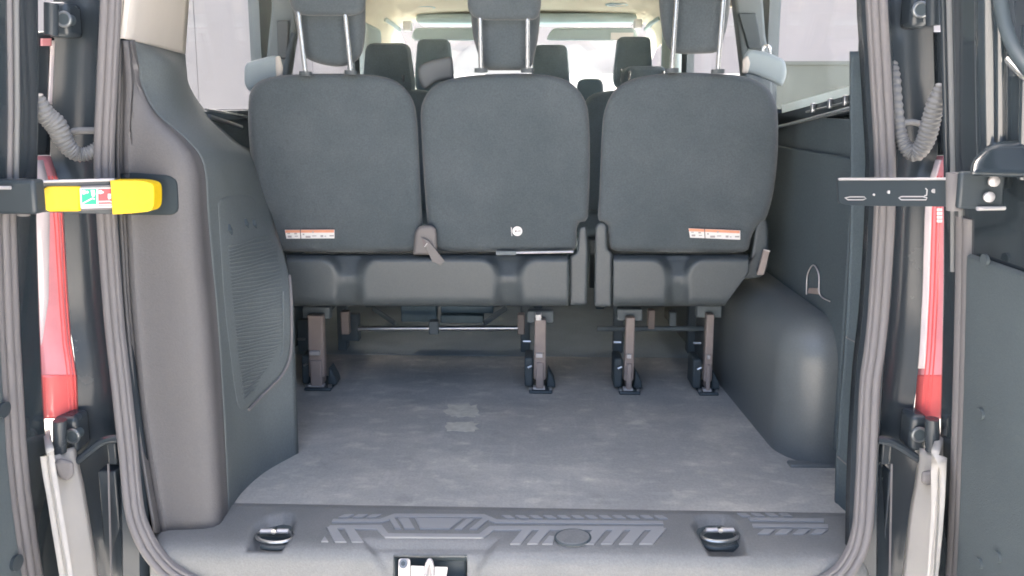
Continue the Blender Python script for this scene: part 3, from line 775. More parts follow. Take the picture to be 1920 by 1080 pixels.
# pillar between the side windows, belt reel cover
def pillar_cover(pts, Y, name):
    q = MB(); q.prism([PY(x, y, Y) for x, y in pts], (0, .05, 0)); return q.build(name, 'dark', van, bevel=.01, seg=3)
pc = pillar_cover([(1374, -30), (1430, -30), (1436, 60), (1446, 120), (1452, 200), (1400, 200), (1392, 120)], 2.32, 'pillar_cover')
q = MB(); q.prism([PY(x, y, 2.31) for x, y in ((1384, 24), (1418, 24), (1430, 92), (1404, 92))], (0, .02, 0)); q.build('belt_slot', 'black', pc, bevel=.004)
pc = pillar_cover([(508, -30), (556, -30), (552, 60), (540, 140), (530, 200), (490, 200), (498, 110), (508, 20)], 2.36, 'pillar_cover')
MB().tube([PY(551, 62, 2.34), PY(541, 100, 2.33), PY(534, 150, 2.32)], .008, 8, flat=.3).build('belt_strap', 'black', pc)
q = MB(); q.prism([PY(x, y, 2.35) for x, y in ((518, 38), (541, 38), (539, 110), (520, 110))], (0, .02, 0)); q.build('belt_slot', 'shell', pc, bevel=.004)
# ---- right wheel arch
wa = MB().box((.672, 1.672, .46), (.92, 3.0, .905))
for i, p in enumerate(wa.v):
    p.x -= (p.y - 1.672) * .06 if p.x < .8 else 0
ao = wa.build('wheel_arch', 'arch', van, bevel=.105, seg=10, smooth=180)
MB().box((.68, 1.662, .556), (.80, 1.69, .566)).build('arch_flange', 'arch', ao, bevel=.004)
# belt anchor loop above the arch
MB().tube(cr([PX(x, y, .776) for x, y in ((1512, 552), (1514, 515), (1525, 497), (1535, 515), (1537, 552), (1556, 565))], 6), .0016, 8).build('anchor_loop', 'zinc', van)
MB().prism([PX(x, y, .777) for x, y in ((1516, 540), (1532, 540), (1534, 552), (1514, 550))], (.006, 0, 0)).build('anchor_plate', 'legpaint', van, bevel=.001)

# ---- sill / scuff plate
zs = .562
def SZ(px, py, z=.565): return PZ(px, py, z)
PRF = [(1.475, .5585), (1.455, .5625), (1.445, .5645), (1.40, .566), (1.35, .566), (1.33, .5655), (1.317, .5635), (1.306, .559), (1.298, .550), (1.293, .536), (1.290, .51), (1.288, .47), (1.288, .40)]
prs = cr([V(p) for p in PRF], 9)
OUT = {}
def sd_poly(x, y, P):
    d = 1e9; ins = False; n = len(P)
    for i in range(n):
        ax, ay = P[i]; bx, by = P[(i + 1) % n]
        ex, ey = bx - ax, by - ay; t = max(0, min(1, ((x - ax) * ex + (y - ay) * ey) / (ex * ex + ey * ey + 1e-9)))
        d = min(d, math.hypot(x - ax - ex * t, y - ay - ey * t))
        if (ay > y) != (by > y) and x < ex * (y - ay) / (by - ay) + ax: ins = not ins
    return d if ins else -d
CUPL = [(454, 1038), (458, 1018), (474, 984), (498, 965), (530, 958), (552, 962), (560, 975), (553, 1005), (528, 1040)]
CUPR = [(1293, 985), (1300, 968), (1325, 961), (1360, 961), (1382, 976), (1398, 1005), (1407, 1042), (1370, 1046), (1328, 1045), (1312, 1018)]
APR = [(672, 1006), (942, 1006), (905, 1075), (880, 1240), (735, 1240), (712, 1075)]
HOLE = [(738, 1041), (876, 1041), (876, 1240), (738, 1240)]
def dent(p):
    x, y = proj(p); d = 0
    for P, k, w_ in ((CUPL, .030, 22), (CUPR, .030, 22), (APR, .010, 18), (HOLE, .035, 5)):
        xs_ = [q[0] for q in P]; ys_ = [q[1] for q in P]
        if not (min(xs_) < x < max(xs_) and min(ys_) < y < max(ys_)): continue
        e = sd_poly(x, y, P)
        if e > 0:
            t = min(1, e / w_); t = t * t * (3 - 2 * t); d += k * t
    return d
NX = 330
def sill_mesh(deep):
    mb = MB(); rr = []
    for q_, (Y, Z) in enumerate(prs):
        a_ = prs[max(0, q_ - 1)]; b_ = prs[min(len(prs) - 1, q_ + 1)]; ty, tz = b_[0] - a_[0], b_[1] - a_[1]
        l_ = math.hypot(ty, tz); nin = V((0, -tz / l_, ty / l_)) if ty < 0 else V((0, 1, 0))
        if nin.z > 0: nin = -nin
        xl = -.660 - (Y - 1.28) * .42; xr = .698 + (Y - 1.28) * .35; r = []
        for i in range(NX + 1):
            x = xl + (xr - xl) * i / NX; e = min(x - xl, xr - x); z = Z
            if e < .03: z -= .022 * (1 - math.sqrt(max(0, 1 - (1 - e / .03) ** 2)))
            p = V((x, Y, z))
            if deep:
                k = dent(p)
                p += nin * k
            r.append(p)
        rr.append(r)
    return mb.rings(rr, close=False)
SL0 = sill_mesh(False); slb0 = SL0.bvh()
SL = sill_mesh(True); slb = SL.bvh()
slo = SL.build('sill_plate', 'sill', van, smooth=60, solid=.003)
def SPt(px, py, off=0): return onto(slb0, px, py, off) or PZ(px, py, .566)
def SPd(px, py, off=0): return onto(slb, px, py, off) or PZ(px, py, .54)
# treads: raised bars
def bar(pts, h=.0030, m='tread_lit', name='tread_rib', par=None):
    lo = [SPt(x, y, -.001) for x, y in pts]; hi = [SPt(x, y, h) for x, y in pts]
    return MB().rings([lo, hi], True, True, True).build(name, m, par or slo, smooth=0, bevel=.0008)
def sl_bar(x0, x1, y0, y1, sk):       # slanted bar: top edge y0 shifted by sk
    return bar([(x0, y1), (x1, y1), (x1 + sk, y0), (x0 + sk, y0)])
# long horizontal bars with the raised centre
bar([(624, 975), (712, 975), (740, 965), (908, 966), (932, 976), (1243, 979), (1244, 985), (928, 982), (902, 972), (746, 971), (716, 981), (622, 981)])
bar([(618, 987), (716, 986), (728, 1002), (898, 1003), (918, 988), (1244, 989), (1245, 996), (926, 996), (906, 1010), (722, 1009), (706, 994), (614, 993)])
for x in (642, 668, 694): sl_bar(x - 8, x + 10, 966, 972, 12)
for x in range(950, 1240, 26): sl_bar(x, x + 16, 968, 974, -10)
for (x0, x1, sk) in ((741, 752, -12), (758, 778, -12), (785, 858, 0)): 
    if sk: sl_bar(x0, x1, 973, 993, -sk * -1)
bar([(788, 993), (844, 993), (868, 974), (778, 973)])
for x0 in (852, 880): sl_bar(x0, x0 + 14, 974, 994, 24)
for (a, b) in (((604, 1017), (616, 1017)),): bar([(602, 1017), (616, 1017), (609, 1007)])
for x0 in (628, 660): bar([(x0, 1018), (x0 + 22, 1018), (x0 + 2, 990), (x0 - 16, 990)])
x = 956
for k, wd in enumerate((20, 20, 20, 22, 26, 22, 26, 26)):
    if k in (2, 3): 
        x += 34; continue
    bar([(x, 1022), (x + wd, 1022), (x + wd + 26, 992), (x + 26, 992)]); x += wd + 12
bar([(1016, 1022), (1036, 1022), (1040, 1008), (1030, 1006)])
bar([(1402, 972), (1545, 974), (1545, 980), (1406, 978)]); bar([(1410, 984), (1552, 985), (1553, 992), (1412, 990)])
for k in range(4): sl_bar(1386 + k * 26 + 6, 1386 + k * 26 + 22, 964, 970, -10)
for k in range(4): bar([(1442 + k * 33 - 22, 1003), (1442 + k * 33, 1003), (1442 + k * 33 + 12, 994), (1442 + k * 33 - 10, 994)])
# round cap
cp = [SPt(1074 + 33 * math.cos(a), 1011 + 15 * math.sin(a), .004) for a in [2 * math.pi * k / 28 for k in range(28)]]
cpc = [SPt(1074 + 30 * math.cos(a), 1010.5 + 13 * math.sin(a), .006) for a in [2 * math.pi * k / 28 for k in range(28)]]
cap = MB().rings([[p - V((0, 0, .006)) for p in cp], cp, cpc], True, True, True).build('access_cap', 'sill', slo, smooth=30)
MB().tube(cp, .0022, 6, True).build('cap_rim', 'black', cap)
# recess round the latch: sloping apron, two dark flanks, the hole and the striker
def quad_on(pts, off, m, name, par, h=.002):
    hi = [SPt(x, y, off) for x, y in pts]; lo = [SPt(x, y, off - h) for x, y in pts]
    return MB().rings([lo, hi], True, True, True).build(name, m, par, smooth=0)
def band(a, b, off, m, name, par, n=10):
    """strip between two picture polylines that follows the sill"""
    A_ = [V(a[0]).lerp(V(a[1]), i / n) for i in range(n + 1)]; B_ = [V(b[0]).lerp(V(b[1]), i / n) for i in range(n + 1)]
    rr = [[SPt(p.x, p.y, off), SPt((p.x + q_.x) / 2, (p.y + q_.y) / 2, off), SPt(q_.x, q_.y, off)] for p, q_ in zip(A_, B_)]
    return MB().rings(rr, close=False).build(name, m, par, solid=-.001)
hole = [SPd(p.x, p.y, .0025) for p in rpoly([(738, 1105), (738, 1041), (876, 1041), (876, 1105)], [1, 12, 12, 1], 5)]
hg = [[SPd(738 + 138 * i / 24, 1041 + 62 * j / 12, .0022) for i in range(25)] for j in range(13)]
MB().rings(hg, close=False).build('latch_opening', 'black', slo)
def LP(px, py, dy=0): 
    return SPt(px, py, -.014 + dy)
def plate2(pts, name, par):
    q = [LP(x, y) for x, y in pts]; return MB().rings([q, [p + V((0, -.001, .003)) for p in q]], True, True, True).build(name, 'zinc', par, smooth=0, bevel=.0008)
lo_ = plate2([(744, 1100), (745, 1056), (749, 1051), (763, 1051), (767, 1056), (767, 1100)], 'striker_plate', slo)
plate2([(768.5, 1100), (768.5, 1069), (838, 1072), (834, 1100)], 'striker_foot', lo_)
c = LP(755, 1062, .004); 
MB().tube([c, c + V((0, -.004, .004))], .008, 14).build('plate_bolt', 'dull', lo_); MB().tube([c + V((0, -.004, .004)), c + V((0, -.0055, .0055))], .0045, 6).build('bolt_socket', 'black', lo_)
MB().tube(cr([LP(797, 1090, .002), LP(799, 1066, .012), LP(806, 1050, .016), LP(810, 1066, .012), LP(809, 1090, .002)], 6), .0042, 10).build('striker_loop', 'zinc', lo_)
# lashing points: cup and ring
def ringset(cx, cy):
    cpts = [SPt(cx + 44 * math.cos(a), cy + 14 * math.sin(a) + 3, -.008) for a in [2 * math.pi * k / 30 for k in range(30)]]
    e = [SPt(cx + 34 * math.cos(a), cy + 12 * math.sin(a) + 2, -.004) for a in [2 * math.pi * k / 30 for k in range(30)]]
    ro = MB().tube(e, .0034, 8, True).build('lashing_ring', 'metal', slo)
    for dx in (-15, 15): MB().cyl(SPt(cx + dx - 11, cy - 4, .000), SPt(cx + dx + 11, cy - 4, .000), .0045, 12).build('hinge_barrel', 'zinc', slo)
    p = SPt(cx, cy - 3, .001); MB().tube([p + V((0, .006, 0)), p + V((0, -.006, .002))], .005, 12).build('hinge_boss', 'metal', slo)
    MB().tube([SPt(cx + 26 * math.cos(a), cy + 16 + 5 * math.sin(a), -.010) for a in [R(10) + R(160) * k / 12 for k in range(13)]], .005, 8).build('ring_seat', 'paint2', slo)
ringset(515, 1000); ringset(1350, 998)
# clip beside the seal at the right end
p = PY(1600, 1026, 1.395); MB().tube([p + V((0, 0, .018)), p, p - V((0, 0, .014))], lambda t: .004 + .005 * math.sin(math.pi * t), 10).build('trim_clip', 'white', van)

# ================================================================== REAR SEATS
def YB(px, py): return 1.985 + (py - 470) * .00022        # leaning backrests of the third row
GRP = 'seats of the rearmost row'
def backrest(root, outl, rad=None):
    return pillow(outl, YB, .10, .022, bulge=.012, n=110).build('backrest', 'fabric', root)
def headrest(root, up, low, posts, mfab='fabric'):
    h = pillow(up, lambda x, y: 1.885, .08, .022, bulge=.008, n=64).build('headrest', mfab, root)
    pillow(low, lambda x, y: 1.93, .07, .03, bulge=.006, n=64).build('front_cushion', mfab, h)
    for (x0, y0, x1, y1) in posts:
        a, b = PY(x0, y0, 1.90), PY(x1, y1, 1.90)
        MB().tube([a, b], .0062, 12).build('post', 'chrome', h)
        MB().tube([PY(x1, y1 + 6, 1.90), PY(x1, y1 - 2, 1.90)], .017, 14, flat=.7).build('post_sleeve', 'shell', h)
    return h
def sticker(root, x0, y0, x1, y1, sk, mid):
    Y = YB(x0, y0) - .0145
    def q(pts, k): 
        m_ = MB(); m_.prism([PY(x, y, YB(x, y) - .0125 - k * .0008) for x, y in pts], (0, .0007, 0)); return m_
    s_ = q([(x0, y0), (x1, y0 + sk), (x1, y1 + sk), (x0 + 3, y1)], 0).build('warning_sticker', 'white', root, smooth=0)
    q([(x0 + 1, y0 + .5), (x1 - 1, y0 + .5 + sk), (x1 - 1, y0 + 5.5 + sk), (x0 + 1, y0 + 5.5)], 1).build('orange_band', 'orange', s_, smooth=0)
    q([(mid - .8, y0 - .3 + sk * .3), (mid + .8, y0 - .3 + sk * .3), (mid + 1.8, y1 + sk * .3), (mid + .2, y1 + sk * .3)], 2).build('divider', 'ink', s_, smooth=0)
    pk_ = MB()
    for i, (fx, fy, wd) in enumerate(((.05, .36, 5), (.19, .36, 5), (.06, .66, 7), (.2, .68, 6), (.36, .45, 3), (.42, .7, 9), (.55, .66, 8), (.55, .2, 3), (.72, .62, 5), (.8, .7, 3), (.9, .62, 8))):
        x = x0 + (x1 - x0) * fx; y = y0 + (y1 - y0) * fy + sk * fx
        pk_.prism([PY(a, b, YB(a, b) - .0125 - 2 * .0008) for a, b in ((x, y), (x + wd, y), (x + wd, y + 1.6 + (i % 3)), (x, y + 1.6 + (i % 3)))], (0, .0007, 0))
    pk_.build('pictogram', mat('grey_print', (.42, .38, .38), .6), s_, smooth=0)
def base_shell(root, x0, x1, y0, y1, pads, mname='shell', cut=0):
    """moulded back of the seat box: raised pads with scooped hollows between"""
    nx, ny = 96, 26; rows = []
    for j in range(ny + 1):
        y = y0 + (y1 - y0) * j / ny; r = []
        for i in range(nx + 1):
            x = x0 + (x1 - cut * max(0, (y - y0) / (y1 - y0) - .35) - x0) * i / nx
            d = 1e9
            for (a, b) in pads:
                top = y0 + 3
                rr = 34
                dx = max(a - x, x - b, 0); inside = min(x - a, b - x)
                # rounded upper corners of the pad
                e = -min(x - a, b - x, y - top) 
                if y < top + rr and (x < a + rr or x > b - rr):
                    cx_ = a + rr if x < a + rr else b - rr
                    e = math.hypot(x - cx_, y - (top + rr)) - rr
                d = min(d, e)
            t = max(0, min(1, (d + 8) / 20)); t = t * t * (3 - 2 * t)
            fy = (y - y0) / (y1 - y0)
            scoop = lerp([(0, .050), (.08, .052), (.42, .010), (.55, .010), (1, .034)], fy)
            rim = .016 * (1 - math.sqrt(max(0, 1 - (1 - fy / .16) ** 2))) if fy < .16 else 0
            r.append(PY(x, y, 1.945 + rim + (.022 * (1 - math.sqrt(max(0, 1 - ((fy - .82) / .18) ** 2))) if fy > .82 else 0) + t * scoop + .012 * fy))
        rows.append(r)
    top = [PY(p0, y0 - 2, 2.06) for p0 in [x0 + (x1 - x0) * i / nx for i in range(nx + 1)]]
    bot = [PY(p0, y1 + 1, 2.10) for p0 in [x0 + (x1 - cut * .65 - x0) * i / nx for i in range(nx + 1)]]
    return MB().rings([top] + rows + [bot], close=False).build('seat_box', mname, root, smooth=60, solid=.004)
def cushion(root, x0, x1, y0, y1, Y0=2.06, Y1=2.52):
    a = PY(x0, y1, 2.03); b = PY(x1, y0, 2.03)
    return MB().box((a.x, Y0, a.z + .01), (b.x, Y1, b.z + .0)).build('cushion', 'fabric', root, bevel=.04, seg=5)
def leg(root, xc, wd, ytop, ybot, Y, tilt=0, cap=False):
    a = PY(xc - wd / 2, ybot, Y); b = PY(xc + wd / 2, ytop, Y)
    w_ = b.x - a.x; z1 = b.z
    L = MB().prism([V((a.x - .002, Y, .60)), V((b.x, Y, .60)), V((b.x + tilt, Y, z1)), V((a.x + tilt, Y, z1))], (0, .028, 0))
    lo = L.build('leg', 'legpaint', root, bevel=.004, seg=3)
    MB().box((a.x + .004, Y - .008, .575), (b.x - .006, Y + .04, .655)).build('foot_latch', 'legpaint', lo, bevel=.004)
    MB().box((a.x - .016, Y - .010, .560), (b.x + .020, Y + .10, .569)).build('foot_plate', 'black', lo, bevel=.004)
    MB().box((a.x + .004, Y - .010, .672), (b.x - .01, Y + .0, .684)).build('latch_tab', 'zinc', lo, bevel=.001)
    MB().box((a.x - .03, Y + .02, .57), (a.x - .004, Y + .10, .66)).build('foot_hook', 'black', lo, bevel=.006)
    MB().prism([V((b.x + .002, Y + .02, .569)), V((b.x + .030, Y + .02, .569)), V((b.x + .026, Y + .02, .59)), V((b.x + .008, Y + .02, .625))], (0, .05, 0)).build('foot_hook', 'black', lo, bevel=.004)
    for q in (a.x - .011, b.x + .014): MB().cyl(V((q, Y + .004, .568)), V((q, Y + .004, .576)), .006, 6).build('foot_bolt', 'metal', lo)
    sgn = -1
    p = V((a.x - .012, Y + .01, .715)); MB().cyl(p, p + V((-.022, 0, 0)), .004, 8).build('pin', 'metal', lo)
    p = V((a.x - .008, Y + .01, .640)); MB().cyl(p, p + V((-.012, 0, -.006)), .0035, 8).build('pin', 'metal', lo)
    MB().box((a.x - .004, Y - .006, .572), (b.x - .002, Y + .01, .579)).build('foot_lip', 'zinc', lo)
    if cap: 
        boxpx(MB(), xc - wd / 2 + 2, ytop - 10, xc + 2, ytop + 1, Y - .003, .03).build('leg_cap', 'white', lo, bevel=.002)
    boxpx(MB(), xc - wd / 2 - 14, ytop - 16, xc + wd / 2 + 14, ytop + 6, Y + .03, .03).build('leg_gusset', 'dark', lo, bevel=.004)
    return lo

# -- double seat on the left
ds = thing('double_rear_seat', 'double rear seat on the left, two grey fabric backrests over one moulded seat box', 'seat', (-.25, 2.1, .56), GRP)
backrest(ds, cr([V(p) for p in ((466, 190), (472, 166), (492, 149), (530, 141), (600, 138), (680, 139), (728, 146), (757, 163), (776, 192), (782, 230), (786, 300), (790, 380), (793, 440), (792, 464), (774, 471), (680, 472), (580, 472), (526, 470), (510, 458), (498, 430), (484, 380), (472, 310), (466, 240))], 5, True))
backrest(ds, cr([V(p) for p in ((789, 220), (794, 188), (810, 164), (840, 149), (890, 141), (950, 138), (1010, 139), (1048, 145), (1076, 160), (1096, 186), (1104, 220), (1106, 300), (1104, 380), (1101, 412), (1084, 420), (1080, 462), (1066, 470), (980, 471), (880, 472), (820, 470), (806, 455), (800, 400), (794, 320))], 5, True))
headrest(ds, rpoly([(536, -60), (690, -60), (685, 20), (668, 30), (566, 30), (544, 18)], [20, 20, 22, 20, 24, 20]), rpoly([(540, -40), (686, -40), (685, 78), (676, 112), (640, 128), (590, 118), (566, 104), (558, 60)], [8, 8, 30, 24, 24, 20, 20, 30]), ((559, 20, 573, 136), (647, 24, 658, 134)))
headrest(ds, rpoly([(872, -60), (1018, -60), (1014, 22), (1006, 38), (900, 38), (878, 26)], [20, 20, 20, 14, 20, 16]), rpoly([(882, -40), (1014, -40), (1012, 60), (996, 132), (906, 132), (884, 62)], [8, 8, 30, 14, 14, 30]), ((900, 34, 902, 130), (989, 34, 989, 130)))
def bolster(root, outl, Y, capx):
    b = pillow(outl, lambda x, y: Y, .12, .012, n=48).build('shoulder_bolster', capx or 'fabric_window_lit', root)
    return b
bb = bolster(ds, rpoly([(459, 118), (514, 103), (527, 108), (530, 150), (490, 160), (470, 174), (458, 160)], [12, 8, 8, 10, 10, 6, 14]), 2.0, 0)
pillow(rpoly([(516, 106), (525, 104), (531, 128), (529, 146), (518, 146)], 4), lambda x, y: 1.992, .10, .008, n=30).build('bolster_end', 'cream2', bb)
bolster(ds, rpoly([(783, 122), (812, 112), (848, 104), (852, 150), (820, 152), (796, 170), (784, 150)], [14, 10, 10, 10, 10, 8, 14]), 2.03, mat('grey_vinyl', (.13, .145, .152), .6, var=.08, bump=.15))
base_shell(ds, 536, 1066, 478, 573, [(500, 634), (676, 932), (975, 1110)])
cushion(ds, 545, 1062, 482, 560)
for args in ((593, 23, 592, 735, 2.10), (1013, 22, 600, 735, 2.10)): leg(ds, *args, cap=(args[0] > 900))
# recliner cover with its strap loop, between the two backrests
rc = pillow(rpoly([(774, 478), (778, 432), (788, 422), (812, 422), (819, 432), (820, 478)], [2, 10, 8, 8, 8, 2]), lambda x, y: 1.952, .05, .010, n=40).build('recliner_cover', 'taupe', ds)
st_ = MB(); st_.prism([PY(x, y, 1.942) for x, y in ((793, 446), (804, 452), (834, 490), (826, 498), (810, 490), (797, 462))], (0, .004, 0)); st_.build('pull_strap', 'taupe', rc, bevel=.001)
MB().tube([PY(796, 463, 1.938), PY(801, 456, 1.938)], .0012, 6).build('strap_thread', 'white', rc)
MB().prism([PY(x, y, 1.941) for x, y in ((791, 446), (799, 456), (794, 462))], (0, .003, 0)).build('strap_slot', 'ink', rc)
# side shield on its right, listing rod, round label
pillow(rpoly([(1086, 425), (1100, 423), (1103, 470), (1100, 572), (1068, 572), (1068, 480), (1082, 474)], [8, 6, 4, 6, 4, 6, 6]), lambda x, y: 1.975, .10, .008, n=56).build('side_shield', 'shell', ds)
MB().tube([PY(968, 474, 1.972), PY(1075, 472, 1.972)], .0035, 8).build('edge_rod', 'zinc', ds)
MB().box(PY(930, 478, 1.975), PY(968, 470, 1.985)).build('edge_clip', 'dark', ds)
lab = MB().prism([PY(970 + 9.3 * math.cos(a), 433.5 + 9 * math.sin(a), YB(970, 433) - .0125) for a in [2 * math.pi * k / 24 for k in range(24)]], (0, .0007, 0)).build('round_label', 'white', ds, smooth=0)
MB().prism([PY(x, y, YB(960, 433) - .0128) for x, y in ((958, 425.5), (959.6, 427), (959.8, 440), (961, 442.5), (959, 442))], (0, .0007, 0)).build('label_tab', 'white', lab, smooth=0)
q = MB()
for (x, y, w_, h_) in ((965.5, 432, 2.2, 3.4), (968.4, 431.5, .8, 4), (970, 433.2, 2, 1), (972.6, 431.2, .8, 4.2), (974.3, 431.6, 1.6, .9), (974.8, 431.6, .8, 3.6)):
    q.prism([PY(a_, b_, YB(970, 433) - .0134) for a_, b_ in ((x, y), (x + w_, y), (x + w_, y + h_), (x, y + h_))], (0, .0005, 0))
q.build('label_print', 'ink', lab, smooth=0)
sticker(ds, 534, 431, 627, 447.5, -0.5, 563)
# crossbar, front legs and struts under the double seat
MB().cyl(PY(672, 616, 2.32), PY(978, 615, 2.32), .0085, 14).build('cross_bar', 'metal', ds)
boxpx(MB(), 804, 603, 822, 628, 2.30, .03).build('bar_clamp', 'dark', ds, bevel=.004)
for (x, y0, y1) in ((646, 585, 628), (977, 590, 628)): boxpx(MB(), x - 7, y0, x + 7, y1, 2.31, .03).build('bar_bracket', 'legpaint', ds, bevel=.004)
for (x0, x1) in ((700, 740), (948, 908)): MB().tube([PY(x0, 578, 2.42), PY(x1, 606, 2.36)], .010, 8, flat=.6).build('strut', 'dark', ds)
for x in (640, 985):
    a = PY(x, 600, 2.46); MB().box((a.x - .016, 2.46, .56), (a.x + .016, 2.50, .87)).build('front_leg', 'dark', ds, bevel=.004)

for (x0, y0, x1, y1) in ((752, 574, 818, 604), (826, 574, 925, 587), (826, 592, 906, 606)): boxpx(MB(), x0, y0, x1, y1, 2.47, .04).build('frame_rail', 'rail', ds, bevel=.004)
for (x0, y0, x1, y1) in ((640, 590, 672, 640), (560, 600, 580, 690)): boxpx(MB(), x0, y0, x1, y1, 2.44, .03).build('frame_bracket', 'dark', ds, bevel=.004)
# -- single seat on the right
ss = thing('single_rear_seat', 'single rear seat on the right beside the wheel arch, one wide grey fabric backrest', 'seat', (.45, 2.1, .56), GRP)
backrest(ss, cr([V(p) for p in ((1129, 240), (1134, 205), (1150, 172), (1176, 152), (1215, 141), (1275, 136), (1340, 138), (1395, 143), (1428, 156), (1450, 180), (1458, 215), (1458, 290), (1450, 360), (1436, 410), (1424, 418), (1410, 440), (1404, 462), (1392, 473), (1300, 473), (1200, 472), (1152, 470), (1142, 456), (1139, 420), (1122, 412), (1124, 360), (1126, 300))], 5, True))
headrest(ss, rpoly([(1228, -120), (1380, -120), (1380, -20), (1366, -6), (1250, -6), (1232, -20)], 16), rpoly([(1234, -60), (1376, -60), (1366, 40), (1352, 92), (1340, 100), (1262, 102), (1244, 78), (1236, 20)], [8, 8, 40, 20, 10, 16, 24, 30]), ((1270, -20, 1260, 130), (1358, -20, 1346, 132)))
bb = bolster(ss, rpoly([(1392, 106), (1404, 92), (1440, 98), (1472, 113), (1476, 140), (1466, 164), (1444, 152), (1412, 140), (1394, 136)], [10, 8, 10, 8, 14, 8, 6, 8, 8]), 2.0, 0)
pillow(rpoly([(1392, 112), (1402, 103), (1407, 118), (1402, 138), (1391, 138)], 4), lambda x, y: 1.99, .10, .008, n=30).build('bolster_end', 'cream2', bb)
MB().tube(cr([PY(x, y, 2.02) for x, y in ((1431, 104), (1431, 90), (1438, 86), (1444, 90), (1444, 104))], 5), .004, 8).build('release_loop', 'chrome', bb)
base_shell(ss, 1150, 1404, 478, 573, [(1110, 1252), (1288, 1430)], cut=70)
cushion(ss, 1155, 1400, 482, 560)
for args in ((1181, 20, 596, 735, 2.10), (1330, 20, 590, 735, 2.10)): leg(ss, *args, cap=False)
pillow(rpoly([(1116, 424), (1126, 415), (1138, 420), (1139, 468), (1149, 474), (1147, 575), (1114, 575)], [6, 8, 6, 4, 4, 4, 4]), lambda x, y: 1.972, .10, .008, n=56).build('side_shield', 'shell', ss)
pillow(rpoly([(1417, 424), (1433, 406), (1440, 420), (1441, 500), (1428, 520), (1390, 524), (1384, 500), (1406, 488), (1412, 460)], [5, 4, 8, 10, 8, 8, 6, 8, 10]), lambda x, y: 1.99, .08, .008, n=56).build('side_shield', 'shell', ss)
lv = MB().prism([PY(x, y, 1.965) for x, y in ((1433, 468), (1444, 470), (1433, 516), (1420, 516))], (0, .01, 0)).build('recline_lever', 'legpaint', ss, bevel=.002)
MB().tube([PY(1432, 468, 1.962), PY(1444, 471, 1.962)], .002, 6).build('lever_edge', 'zinc', lv)
sticker(ss, 1291, 428, 1388, 445.5, 4, 1321)
MB().cyl(PY(1120, 616, 2.32), PY(1330, 616, 2.32), .0085, 14).build('cross_bar', 'dark', ss)
for (x, y0, y1) in ((1222, 582, 618), (1262, 586, 612)): boxpx(MB(), x - 7, y0, x + 7, y1, 2.31, .03).build('bar_bracket', 'legpaint' if x < 1240 else 'dark', ss, bevel=.004)
for x in (1160, 1300):
    a = PY(x, 600, 2.46); MB().box((a.x - .016, 2.46, .56), (a.x + .016, 2.50, .87)).build('front_leg', 'dark', ss, bevel=.004)

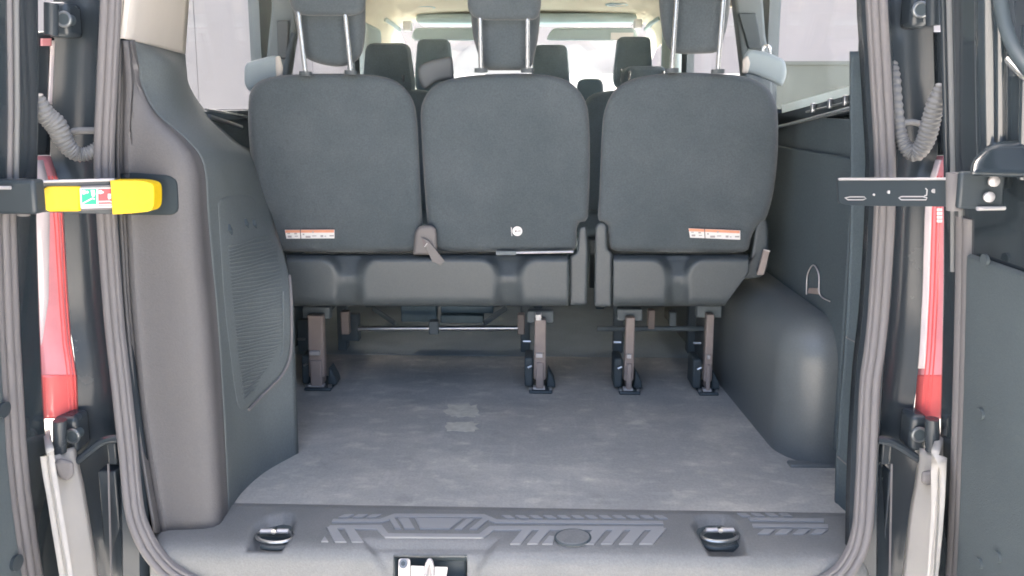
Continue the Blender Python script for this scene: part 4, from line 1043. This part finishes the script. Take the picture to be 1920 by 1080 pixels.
# ================================================================== SEATS FURTHER FORWARD
def far_seat(name, label, grp, cx, Y, wd, ztop, hr, posts=True, low=False):
    """ordinary van seat: cushion on a box base, leaning backrest, headrest on two posts"""
    r = thing(name, label, 'seat', (cx, Y, .56), grp)
    z0 = .98
    rows = []
    # backrest: rounded slab leaning back
    h = wd / 2
    out = rpoly([(-h * .92, z0), (h * .92, z0), (h, z0 + .2), (h * .96, ztop - .03), (h * .6, ztop), (-h * .6, ztop), (-h * .96, ztop - .03), (-h, z0 + .2)], [.04, .04, .1, .08, .1, .1, .08, .1], 6)
    def lean(z): return Y - (z - z0) * .14
    rg = []
    n = 60; o = resample(out, n); c = V((0, (z0 + ztop) / 2))
    for s_, dy in ((.5, .11), (.93, .11), (.985, .095), (1, .06), (.99, .02), (.95, .004), (.7, -.004), (.3, -.008)):
        rg.append([V((cx + (c + (p - c) * s_).x, lean((c + (p - c) * s_).y) + dy, (c + (p - c) * s_).y)) for p in o])
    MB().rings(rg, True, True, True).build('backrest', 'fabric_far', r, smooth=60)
    if hr:
        hz0, hz1, hw, hx = hr
        o = resample(rpoly([(-hw * .86, hz0), (hw * .86, hz0), (hw, hz0 + .05), (hw * .8, hz1), (-hw * .8, hz1), (-hw, hz0 + .05)], [.03, .03, .04, .03, .03, .04], 6), 48)
        c = V((0, (hz0 + hz1) / 2)); rg = []
        for s_, dy in ((.5, .085), (.9, .08), (1, .055), (1, .03), (.92, .004), (.5, -.004)):
            rg.append([V((hx + (c + (p - c) * s_).x, lean(ztop) + .01 + dy, (c + (p - c) * s_).y)) for p in o])
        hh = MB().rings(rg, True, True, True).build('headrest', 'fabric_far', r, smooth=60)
        for dx in (-.064, .064): MB().cyl(V((hx + dx, lean(ztop) + .035, ztop - .03)), V((hx + dx, lean(ztop) + .005, min(hz0 + .10, hz1 - .02))), .006, 10).build('post', 'chrome', hh)
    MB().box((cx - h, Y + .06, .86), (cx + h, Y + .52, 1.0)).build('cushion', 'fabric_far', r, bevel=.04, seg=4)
    MB().box((cx - h + .05, Y + .02, .80), (cx + h - .05, Y + .50, .858)).build('seat_pan', 'dark', r, bevel=.008)
    for dx in (-h + .10, h - .10):
        for dy in (.06, .42): MB().box((cx + dx - .018, Y + dy, .56), (cx + dx + .018, Y + dy + .05, .80)).build('leg', 'dark', r, bevel=.004)
    return r
G2, G3 = 'seats of the middle row', 'seats in the cab'
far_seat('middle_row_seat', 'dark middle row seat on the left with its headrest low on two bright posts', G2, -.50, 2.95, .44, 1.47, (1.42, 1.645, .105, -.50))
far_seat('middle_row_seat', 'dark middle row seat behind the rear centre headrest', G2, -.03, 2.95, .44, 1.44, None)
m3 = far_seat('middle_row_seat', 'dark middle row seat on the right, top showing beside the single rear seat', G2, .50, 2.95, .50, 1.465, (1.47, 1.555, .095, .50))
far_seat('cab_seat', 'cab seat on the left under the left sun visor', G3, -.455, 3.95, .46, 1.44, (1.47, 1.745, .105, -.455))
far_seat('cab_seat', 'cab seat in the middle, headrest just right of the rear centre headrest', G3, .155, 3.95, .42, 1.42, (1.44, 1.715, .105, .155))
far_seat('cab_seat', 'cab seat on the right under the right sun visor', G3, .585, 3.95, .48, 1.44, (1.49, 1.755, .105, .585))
